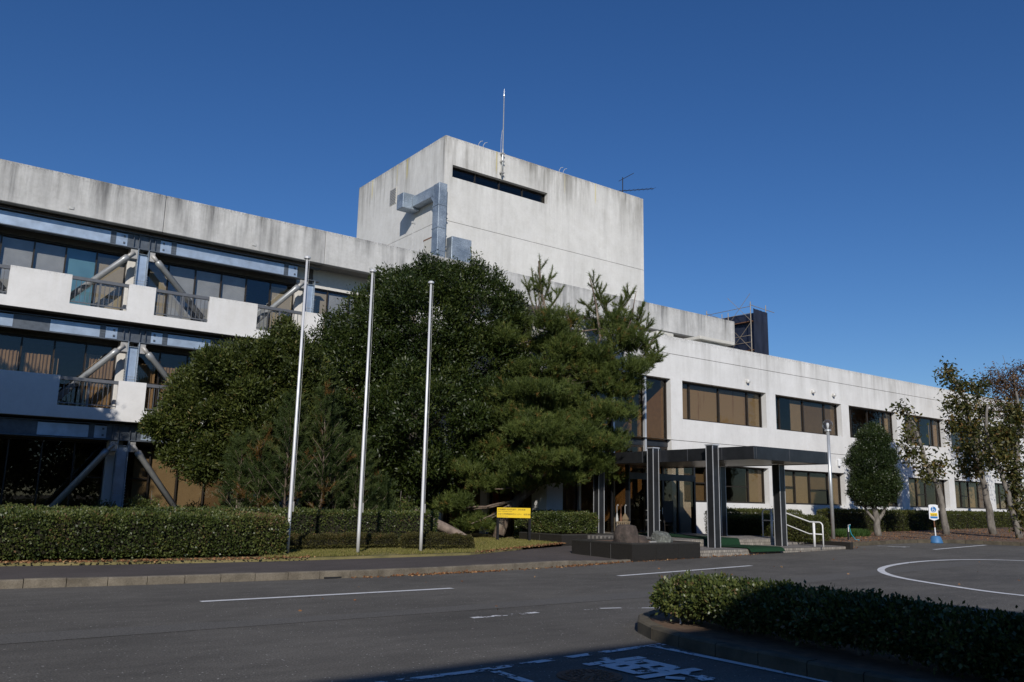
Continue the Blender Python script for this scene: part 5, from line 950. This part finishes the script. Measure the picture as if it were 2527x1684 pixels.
limbs(tr, [([(16.6, 28.6, 0.15), (16.6, 28.6, 2.5), (16.7, 28.5, 5.0), (16.9, 28.4, 8.5)], 0.3, 0.08), ([(16.6, 28.6, 3.0), (15.3, 29.5, 5.5), (15.0, 29.8, 7.5)], 0.16, 0.05), ([(16.6, 28.6, 3.5), (18.2, 27.4, 6.0), (18.5, 27.2, 9.5)], 0.16, 0.04)], 'bark')
crown(tr, clumps(T2, 16, (0.2, 0.4), 2), 17000, 10, 0.15, 0.055, 'leaf_dark', 22, 0.11, (0.80, 1.08), 0.12)
# off to the left, outside the picture: the tree whose shade falls on the left end of the wing
tr = thing('evergreen_tree', (-3.4, 24.4, 0.2), 'tall evergreen tree beside the left end of the wing', 'tree')
limbs(tr, [([(-3.4, 24.4, 0.15), (-3.4, 24.4, 5.0), (-3.4, 24.4, 9.5)], 0.3, 0.08)], 'bark')
crown(tr, [(-3.4, 24.4, 9.2, 3.0, 2.6), (-2.6, 24.1, 6.8, 3.2, 2.8), (-5.2, 24.8, 6.8, 3.0, 3.0), (-3.4, 24.4, 4.2, 3.0, 2.4), (-8.5, 24.0, 7.2, 3.2, 3.6)], 9500, 10, 0.26, 0.13, 'leaf_dark', 23, 0.2, (0.75, 1.05), 0.15)

# --- red pine by the entrance
PINE = [(20.0, 25.08, 8.53, 1.62, 0.87), (19.3, 25.97, 7.7, 1.37, 0.79), (20.16, 24.33, 7.58, 1.5, 0.68), (22.45, 23.62, 8.57, 1.1, 0.8), (22.79, 22.99, 7.74, 1.15, 0.7), (20.96, 23.73, 6.93, 2.33, 0.85), (23.19, 22.69, 7.06, 0.76, 0.45), (19.19, 26.06, 6.32, 1.44, 0.69), (19.6, 24.13, 5.83, 1.95, 0.74), (22.45, 23.62, 6.06, 1.45, 0.7), (18.77, 26.0, 5.0, 1.25, 0.59), (19.86, 23.68, 4.84, 2.41, 0.65), (22.72, 23.66, 5.06, 0.95, 0.5), (18.95, 25.11, 4.22, 1.63, 0.57), (20.78, 23.5, 3.93, 2.1, 0.65), (18.49, 25.84, 3.66, 0.98, 0.46), (19.49, 24.21, 3.17, 2.0, 0.52), (21.43, 23.26, 3.15, 1.38, 0.58), (17.73, 26.27, 2.66, 1.14, 0.52), (22.23, 23.4, 2.62, 0.66, 0.33), (17.73, 26.78, 1.38, 0.9, 0.48), (18.57, 26.4, 0.99, 0.74, 0.48), (21.41, 25.27, 6.29, 1.56, 1.05), (20.3, 26.35, 4.89, 1.9, 1.04), (18.7, 23.3, 4.3, 1.1, 0.45), (18.9, 22.9, 3.5, 1.0, 0.4), (19.9, 22.7, 4.5, 1.1, 0.45), (18.2, 25.2, 2.2, 1.1, 0.5), (19.2, 24.3, 2.3, 1.2, 0.4), (20.2, 23.4, 2.6, 1.2, 0.4), (17.5, 25.6, 0.95, 0.8, 0.45), (16.9, 26.0, 1.5, 0.7, 0.4), (18.0, 21.6, 3.1, 1.0, 0.4), (17.4, 22.2, 3.9, 1.0, 0.4), (18.8, 21.7, 3.9, 1.0, 0.4), (17.6, 22.6, 2.9, 0.9, 0.4), (20.5, 23.9, 5.4, 1.3, 0.7), (20.9, 23.6, 5.0, 1.1, 0.6), (21.6, 23.4, 6.4, 1.0, 0.6)]
LEAD = [(20.04, 25.05, 11.18), (19.79, 25.23, 10.64), (20.45, 24.74, 10.75), (20.8, 24.47, 9.96), (19.56, 25.4, 10.28), (20.18, 24.94, 10.29), (21.63, 23.86, 10.47), (21.9, 23.65, 9.98), (21.36, 24.06, 9.44), (22.11, 23.5, 9.46), (23.07, 22.78, 9.98), (23.34, 22.58, 9.32), (22.79, 22.98, 9.65), (23.61, 22.38, 8.62), (23.94, 22.13, 7.59), (23.67, 22.33, 8.11), (23.86, 22.18, 7.08), (23.34, 22.58, 8.97)]
trk = [(18.92, 25.89, 0.28), (19.1, 25.75, 1.01), (19.48, 25.46, 1.66), (20.07, 25.03, 2.32), (20.45, 24.74, 3.15), (20.57, 24.65, 4.47), (20.76, 24.51, 6.15), (20.48, 24.72, 8.2), (20.12, 24.99, 9.59), (20.01, 25.07, 11.0)]
pn = thing('pine_tree', (18.92, 25.89, 0.25), 'large layered red pine with a leaning trunk beside the entrance', 'tree')
paths = [(trk, 0.24, 0.03), ([(20.57, 24.65, 4.47), (21.3, 24.1, 6.16), (21.97, 23.6, 7.89), (21.83, 23.7, 9.28), (21.63, 23.86, 10.33)], 0.11, 0.02), ([(21.3, 24.1, 6.16), (22.51, 23.19, 7.56), (22.93, 22.89, 8.61), (23.1, 22.76, 9.84)], 0.07, 0.015)]
tk = np.array(trk)
for l in PINE:
    c = np.array(l[:3]); d = np.linalg.norm(tk - c + np.array([0, 0, 0.7]), axis=1); j = int(np.argmin(d[3:])) + 3
    if l[2] < 1.6: j = 2
    paths.append(([tuple(tk[j]), tuple((tk[j] + c) / 2 + [0, 0, -0.15]), tuple(c - [0, 0, 0.15])], 0.055, 0.02))
TP, TA, TT = [], [], []
for q in LEAD:                                          # upright leading shoots dressed with needles
    q = np.array(q); base = min((np.array(l[:3]) for l in PINE), key=lambda c: np.linalg.norm((c - q) * [1, 1, 0.8])); b = base + (q - base) * 0.15; paths.append(([tuple(b), tuple((b + q) / 2 + [0.05, 0, -0.1]), tuple(q)], 0.03, 0.008))
    for k in range(26):
        t_ = 0.25 + 0.75 * k / 25; mid = (b + q) / 2 + np.array([0.05, 0, -0.1]); pt = (1 - t_) ** 2 * b + 2 * t_ * (1 - t_) * mid + t_ ** 2 * q; TP.append(pt); TA.append((q - mid) / np.linalg.norm(q - mid) * 0.9 + [0, 0, 0.25]); TT.append(0.45)
    for k in range(6):                                  # side shoots
        t_ = random.uniform(0.35, 0.8); pt = b + (q - b) * t_; dv = np.array([random.uniform(-1, 1), random.uniform(-1, 1), random.uniform(0.4, 1.0)]); dv /= np.linalg.norm(dv); ln = random.uniform(0.25, 0.55); paths.append(([tuple(pt), tuple(pt + dv * ln)], 0.012, 0.006))
        for s in range(8): TP.append(pt + dv * ln * (0.2 + 0.1 * s + 0.1)); TA.append(dv + [0, 0, 0.3]); TT.append(0.5)
limbs(pn, paths, 'pine_bark', n=8)
PADS = []
for l in PINE:                                          # every branch pad is a cluster of smaller uneven cushions
    for k in range(5): a = random.uniform(0, 6.28); q = random.uniform(0.3, 0.78); PADS.append((l[0] + math.cos(a) * l[3] * q, l[1] + math.sin(a) * l[3] * q, l[2] + random.uniform(-0.45, 0.4) * l[4], l[3] * random.uniform(0.3, 0.5), l[4] * random.uniform(0.4, 0.62)))
P, N = crown_points(PADS, 24000, 31, (0.5, 1.08), 0.22, 4.0)
L_ = np.array(PADS); rel = np.full(len(P), -9.0)
for l in L_: e = np.linalg.norm((P - l[:3]) / l[[3, 3, 4]], axis=1); rel = np.where(e < 1.35, np.maximum(rel, (P[:, 2] - l[2]) / l[4]), rel)
ok = (P[:, 2] > 0.5) & (rel > -0.35); P, N = P[ok], N[ok]; N[:, 2] = np.abs(N[:, 2]) * 0.5 + 0.6
twn = len(P); tt = np.clip(rng.normal(0.45, 0.16, twn) + 0.2 * (bumpy(P * 0.8, 3, 9, 1.0) - 1), 0, 0.88); br = rng.uniform(0, 1, twn) < 0.022; tt[br] = 0.97
# each point becomes a small fan of shoots
F = 2; P2 = np.repeat(P, F, 0) + rng.normal(0, 0.09, (twn * F, 3)); A2 = np.repeat(N, F, 0) + rng.normal(0, 0.35, (twn * F, 3)); tt2 = np.repeat(tt, F)
P2 = np.concatenate([P2, np.array(TP)]); A2 = np.concatenate([A2, np.array(TA)]); tt2 = np.concatenate([tt2, np.array(TT)])
tufts('crown', P2, A2, 0.15, 0.016, 15, pn, 'needle', tt2, 0.5)

# --- young pines behind the back hedge
YP = [(10.18, 24.95, 4.69), (11.13, 24.6, 4.91), (9.49, 25.47, 3.61), (11.72, 24.9, 3.74), (12.46, 24.75, 3.45), (9.01, 25.82, 3.33), (10.66, 25.3, 4.05), (9.81, 25.9, 2.9), (12.9, 25.1, 2.74), (13.6, 25.2, 2.2)]
labs = ['tall narrow young pine with a pale tip behind the hedge', 'tallest young pine with brown patches behind the hedge', 'young pine with orange brown needles beside the round evergreen', 'young pine leaning out between two flagpoles', 'short bushy young pine near the middle flagpole', 'low spreading young pine at the edge of the thicket', 'young pine between the two tallest ones in the thicket', 'smallest young pine buried in the thicket', 'low young pine at the thicket end towards the log', 'low shrubby pine beside the leaning log']
for i, ((x, y, zt), lab) in enumerate(zip(YP, labs)):
    yp = thing('young_pine', (x, y, 0.2), lab, 'tree', 'young pines behind the hedge'); H = zt - 0.2; pth = [([(x, y, 0.15), (x + random.uniform(-0.1, 0.1), y, H * 0.5), (x, y, zt - 0.05)], 0.05, 0.012)]; P, A, T_ = [], [], []
    for k in range(int(9 * H)):
        f = 0.18 + 0.8 * (k / (9 * H)); z = 0.2 + H * f; a = k * 2.4 + random.uniform(-0.4, 0.4); ln = (0.32 * H * (1 - f) ** 0.7 + 0.12) * random.uniform(0.75, 1.15); dv = np.array([math.cos(a), math.sin(a), 0.75 + 0.9 * f]); dv /= np.linalg.norm(dv)
        p0 = np.array([x, y, z]); p1 = p0 + dv * ln; pth.append(([tuple(p0), tuple(p1)], 0.014, 0.006)); brown = random.random() < 0.03 + (0.04 if i in (1, 2) else 0); tn = 0.97 if brown else random.uniform(0.2, 0.8)
        for s in range(10): P.append(p0 + dv * ln * (0.15 + 0.09 * s) + rng.normal(0, 0.03, 3)); A.append(dv + [0, 0, 0.25]); T_.append(tn)
        for q in range(3):
            d2 = dv + rng.normal(0, 0.5, 3); d2 /= np.linalg.norm(d2); d2[2] = abs(d2[2])
            for s in range(5): P.append(p0 + dv * ln * 0.55 + d2 * 0.08 * (s + 1)); A.append(d2 + [0, 0, 0.3]); T_.append(tn)
    for s in range(10): P.append(np.array([x, y, zt - 0.5 + 0.05 * s])); A.append(np.array([0, 0, 1.0])); T_.append(0.75)
    limbs(yp, pth, 'pine_bark', n=5); tufts('crown', np.array(P), np.array(A), 0.15, 0.013, 15, yp, 'needle_young', np.array(T_), 0.5)
# shrubs in the gap between thicket and pine, and along the wing
for i, (x, y, z, r_, lab) in enumerate(((14.4, 25.6, 0.9, 0.75, 'loose green shrub with upright twigs behind the third flagpole'), (8.2, 33.2, 0.75, 0.75, 'small shrub at the foot of the steel post'), (9.9, 33.0, 0.7, 0.6, 'small shrub at the foot of the sloping brace'), (6.8, 33.2, 0.65, 0.6, 'small shrub under the shaded ground floor windows'))):
    s_ = thing('shrub', (x, y, 0.2), lab, 'shrub'); crown(s_, [(x, y, z, r_, 0.75 * r_ + 0.1), (x + 0.4 * r_, y - 0.2, z - 0.1, r_ * 0.7, r_ * 0.6)], 500, 8, 0.09, 0.05, 'leaf_hedge', 40 + i, 0.08, (0.6, 1.1), 0.2, 'foliage')
    limbs(s_, [([(x, y, 0.15), (x + 0.1, y, z), (x + 0.15, y, z + r_ + 0.25)], 0.03, 0.008), ([(x, y, 0.3), (x - 0.25, y, z + 0.3)], 0.02, 0.008)], 'bark', 'stem', 5)

# --- clipped evergreen right of the lamp
ROUND = [(35.97, 20.65, 4.6, 0.72, 0.78), (35.86, 20.73, 3.7, 1.0, 1.1), (35.95, 20.68, 2.75, 1.12, 0.95), (35.75, 20.83, 2.35, 0.92, 0.68)]
rt = thing('clipped_tree', (35.96, 20.66, zg(36) + 0.13), 'dense egg shaped clipped evergreen tree with short forked trunk', 'tree')
limbs(rt, [([(35.96, 20.66, zg(36) + 0.1), (35.96, 20.66, 1.1), (35.8, 20.78, 2.2)], 0.17, 0.1), ([(35.96, 20.66, 1.0), (36.25, 20.45, 1.6), (36.5, 20.25, 2.3)], 0.09, 0.05), ([(35.96, 20.66, 0.9), (35.6, 20.95, 1.6), (35.3, 21.15, 2.3)], 0.08, 0.04)], 'pale_bark')
crown(rt, clumps(ROUND, 30, (0.12, 0.24), 3), 6000, 9, 0.085, 0.034, 'leaf_round', 51, 0.07, (0.84, 1.1), 0.1, inner=0.4)
g_ = thing('grass_clump', (35.0, 21.0, zg(35) + 0.13), 'bright green low grass clump at the foot of clipped tree', 'plant'); n = 5000
Pg = np.stack([rng.uniform(33.0, 35.2, n), rng.uniform(20.6, 21.2, n), np.full(n, zg(34) + 0.12)], 1); dg_ = rng.normal(0, 0.35, (n, 3)); dg_[:, 2] = 1; leaf_mesh('blades', Pg, dg_, 0.32, 0.02, g_, 'grass_green', rng.uniform(0, 1, n), 0.1)

# --- pruned deciduous trees with sparse large leaves
def sparse_tree(name, label, base, paths, lobes, n, per, length, mat, seed, barkm='pale_bark', spread=0.14):
    t_ = thing(name, (base[0], base[1], zg(base[0]) + 0.13), label, 'tree', 'pruned trees in the bare bed' if mat == 'leaf_autumn' else None); pp = list(paths); pts = np.concatenate([np.array(p_[0]) for p_ in paths])
    for l in lobes:
        c = np.array(l[:3]); j = int(np.argmin(np.linalg.norm(pts - c + [0, 0, 0.25], axis=1)))
        for q in range(2): e = c + rng.normal(0, 0.4, 3) * [l[3], l[3], l[4]]; pp.append(([tuple(pts[j]), tuple((pts[j] + e) / 2 + rng.normal(0, 0.06, 3)), tuple(e)], 0.024, 0.008))
    limbs(t_, pp, barkm, n=8); P, N = crown_points(lobes, n, seed, (0.15, 1.15), 0.3, 4); m = len(P)
    c = np.repeat(P, per, 0) + rng.normal(0, spread, (m * per, 3)); d = rng.normal(0, 0.8, (m * per, 3)); d[:, 2] -= 0.25
    leaf_mesh('crown', c, d, length, length * 0.5, t_, mat, np.repeat(rng.normal(0.5, 0.22, m), per) + rng.normal(0, 0.15, m * per), 0.2); return t_
A_T = [(38.96, 19.16, 0.5), (38.95, 19.18, 1.48), (38.85, 19.24, 2.54), (38.53, 19.48, 3.32), (38.33, 19.64, 4.4), (38.07, 19.83, 5.49), (37.79, 20.04, 6.29)]
A_L = [(37.74, 20.08, 6.19, 0.44, 0.33), (38.02, 19.87, 5.49, 0.44, 0.4), (37.79, 20.04, 4.29, 0.6, 0.5), (38.18, 19.75, 4.0, 0.56, 0.44), (37.75, 20.07, 4.98, 0.3, 0.4), (38.45, 19.55, 3.22, 0.56, 0.43), (38.79, 19.3, 3.52, 0.6, 0.44), (38.96, 19.16, 3.82, 0.36, 0.4)]
sparse_tree('pruned_tree', 'smallest pruned tree, leaning beside the parking sign', A_T[0], [(A_T, 0.17, 0.05)], A_L, 150, 6, 0.22, 'leaf_autumn', 61)
B_T = [(43.01, 18.9, 0.54), (42.97, 18.94, 1.52), (42.87, 19.01, 2.54), (42.69, 19.14, 3.57), (42.51, 19.28, 4.61), (42.49, 19.29, 5.67), (42.41, 19.36, 6.94), (41.96, 19.69, 8.01), (41.69, 19.89, 8.66)]
B_2 = [(42.69, 19.14, 3.57), (43.13, 18.81, 5.05), (42.98, 18.93, 6.53), (42.72, 19.12, 7.81)]
B_3 = [(42.49, 19.29, 5.67), (42.2, 19.5, 6.6), (41.75, 19.85, 7.3)]
B_L = [(41.8, 19.81, 8.23, 0.47, 0.55), (42.19, 19.52, 7.59, 0.6, 0.61), (41.79, 19.81, 6.71, 0.47, 0.47), (42.38, 19.38, 6.52, 0.75, 0.75), (41.99, 19.67, 5.76, 0.64, 0.47), (42.65, 19.17, 5.46, 0.74, 0.75), (42.34, 19.41, 4.61, 0.74, 0.64), (42.72, 19.12, 3.99, 0.74, 0.59), (42.88, 19.0, 7.6, 0.54, 0.54), (42.27, 19.46, 3.56, 0.63, 0.42), (43.2, 18.76, 4.84, 0.53, 0.85), (43.13, 18.81, 6.32, 0.53, 0.75)]
sparse_tree('pruned_tree', 'tallest pruned tree with bare grey limbs and yellowing leaves', B_T[0], [(B_T, 0.19, 0.05), (B_2, 0.1, 0.04), (B_3, 0.07, 0.03)], B_L, 620, 7, 0.2, 'leaf_autumn', 62)
C_T = [(39.54, 16.27, 0.45), (39.38, 16.39, 1.36), (39.24, 16.5, 2.46), (39.06, 16.63, 3.2), (38.9, 16.75, 4.13), (38.66, 16.93, 5.07), (38.82, 16.81, 6.22)]
C_2 = [(39.24, 16.5, 2.46), (39.65, 16.19, 3.96), (39.85, 16.04, 5.67), (39.86, 16.03, 6.83)]
C_L = [(39.54, 16.27, 2.47, 0.47, 0.56), (39.56, 16.26, 1.73, 0.41, 0.46), (39.44, 16.34, 3.21, 0.57, 0.56), (39.12, 16.59, 3.95, 0.66, 0.57), (39.49, 16.31, 4.9, 0.76, 0.67), (39.03, 16.65, 4.89, 0.57, 0.57), (39.59, 16.23, 1.18, 0.28, 0.37), (39.71, 16.14, 5.86, 0.58, 0.68)]
sparse_tree('pruned_tree', 'leafy pruned tree nearest the road with leaves down its trunk', C_T[0], [(C_T, 0.15, 0.05), (C_2, 0.1, 0.04)], C_L, 520, 7, 0.19, 'leaf_autumn', 63)
E_L = [(50.77, 20.92, 9.0, 1.12, 1.0), (51.31, 20.52, 8.32, 0.99, 1.5), (50.46, 21.15, 7.56, 1.11, 1.25), (51.06, 20.7, 6.34, 0.98, 1.24), (50.16, 21.38, 8.79, 0.74, 0.6), (51.62, 20.28, 9.6, 0.75, 0.5), (52.5, 19.9, 8.0, 1.4, 1.8)]
E_T = [(50.67, 20.99, 0.55), (50.9, 20.82, 3.43), (51.18, 20.62, 7.08), (51.17, 20.62, 9.4)]
ex = [(E_T, 0.22, 0.06)]
for k in range(16): a = random.uniform(0, 6.28); s = np.array([51.0, 20.7, 5.5 + 0.22 * k]); e = s + np.array([math.cos(a) * random.uniform(0.7, 1.5), math.sin(a) * random.uniform(0.7, 1.5), random.uniform(0.8, 1.9)]); ex.append(([tuple(s), tuple((s + e) / 2 + [0, 0, -0.1]), tuple(e)], 0.035, 0.008))
sparse_tree('red_leaved_tree', 'tree with reddish brown autumn leaves and fine bare twigs', E_T[0], ex, E_L, 800, 8, 0.14, 'leaf_red', 64, spread=0.2)

# --- unseen trees added behind the viewpoint to darken reflections in the glass
for i, (x, y, h) in enumerate(((8, -30, 9), (17, -33, 11), (27, -30, 9.5), (38, -34, 12), (50, -31, 10), (62, -33, 11), (75, -30, 10))):
    tr = thing('reflection_tree', (x, y, 0.0), 'unseen broad leafy tree added behind the viewpoint for window reflections', 'tree', 'row of trees added for reflections'); limbs(tr, [([(x, y, -0.1), (x, y, h * 0.4), (x, y, h * 0.75)], 0.3, 0.1)], 'bark')
    crown(tr, [(x, y, h * 0.6, 4.2, h * 0.38), (x + 2, y, h * 0.45, 3.6, h * 0.3), (x - 2.3, y + 0.5, h * 0.48, 3.6, h * 0.32)], 900, 6, 0.55, 0.32, 'leaf_dark', 90 + i, 0.35, (0.7, 1.08), 0.2)

# --- grass on the lawn strip
n = 90000; X = rng.uniform(7.6, 19.2, n); Y = np.array([SWB(x) for x in np.minimum(X, 16.2)]) + np.abs(rng.normal(0, 1, n)) * 0 + rng.uniform(0.05, 5.0, n)
ok = ~((X < 8.4) & (Y > 19.9)) & ~((X > 16.2) & (Y < np.interp(X, [16.2, 18.7, 22], [20.95, 22.0, 22.95]))) & ~((X > 18.7)) ; X, Y = X[ok], Y[ok]
Pg = np.stack([X, Y, np.array([zg(x) for x in X]) + 0.2], 1); dg_ = rng.normal(0, 0.5, (len(X), 3)); dg_[:, 2] = 1.0
keep = bumpy(Pg * 0.9, 3, 77, 1.0) + rng.normal(0, 0.3, len(X)) > 0.65
tag(leaf_mesh('grass', Pg[keep], dg_[keep], 0.07, 0.012, None, 'grass_blade', rng.normal(0.5, 0.25, keep.sum()), 0.15), 'short dry yellowish grass around the flagpoles and yellow sign', 'grass', kind='stuff')
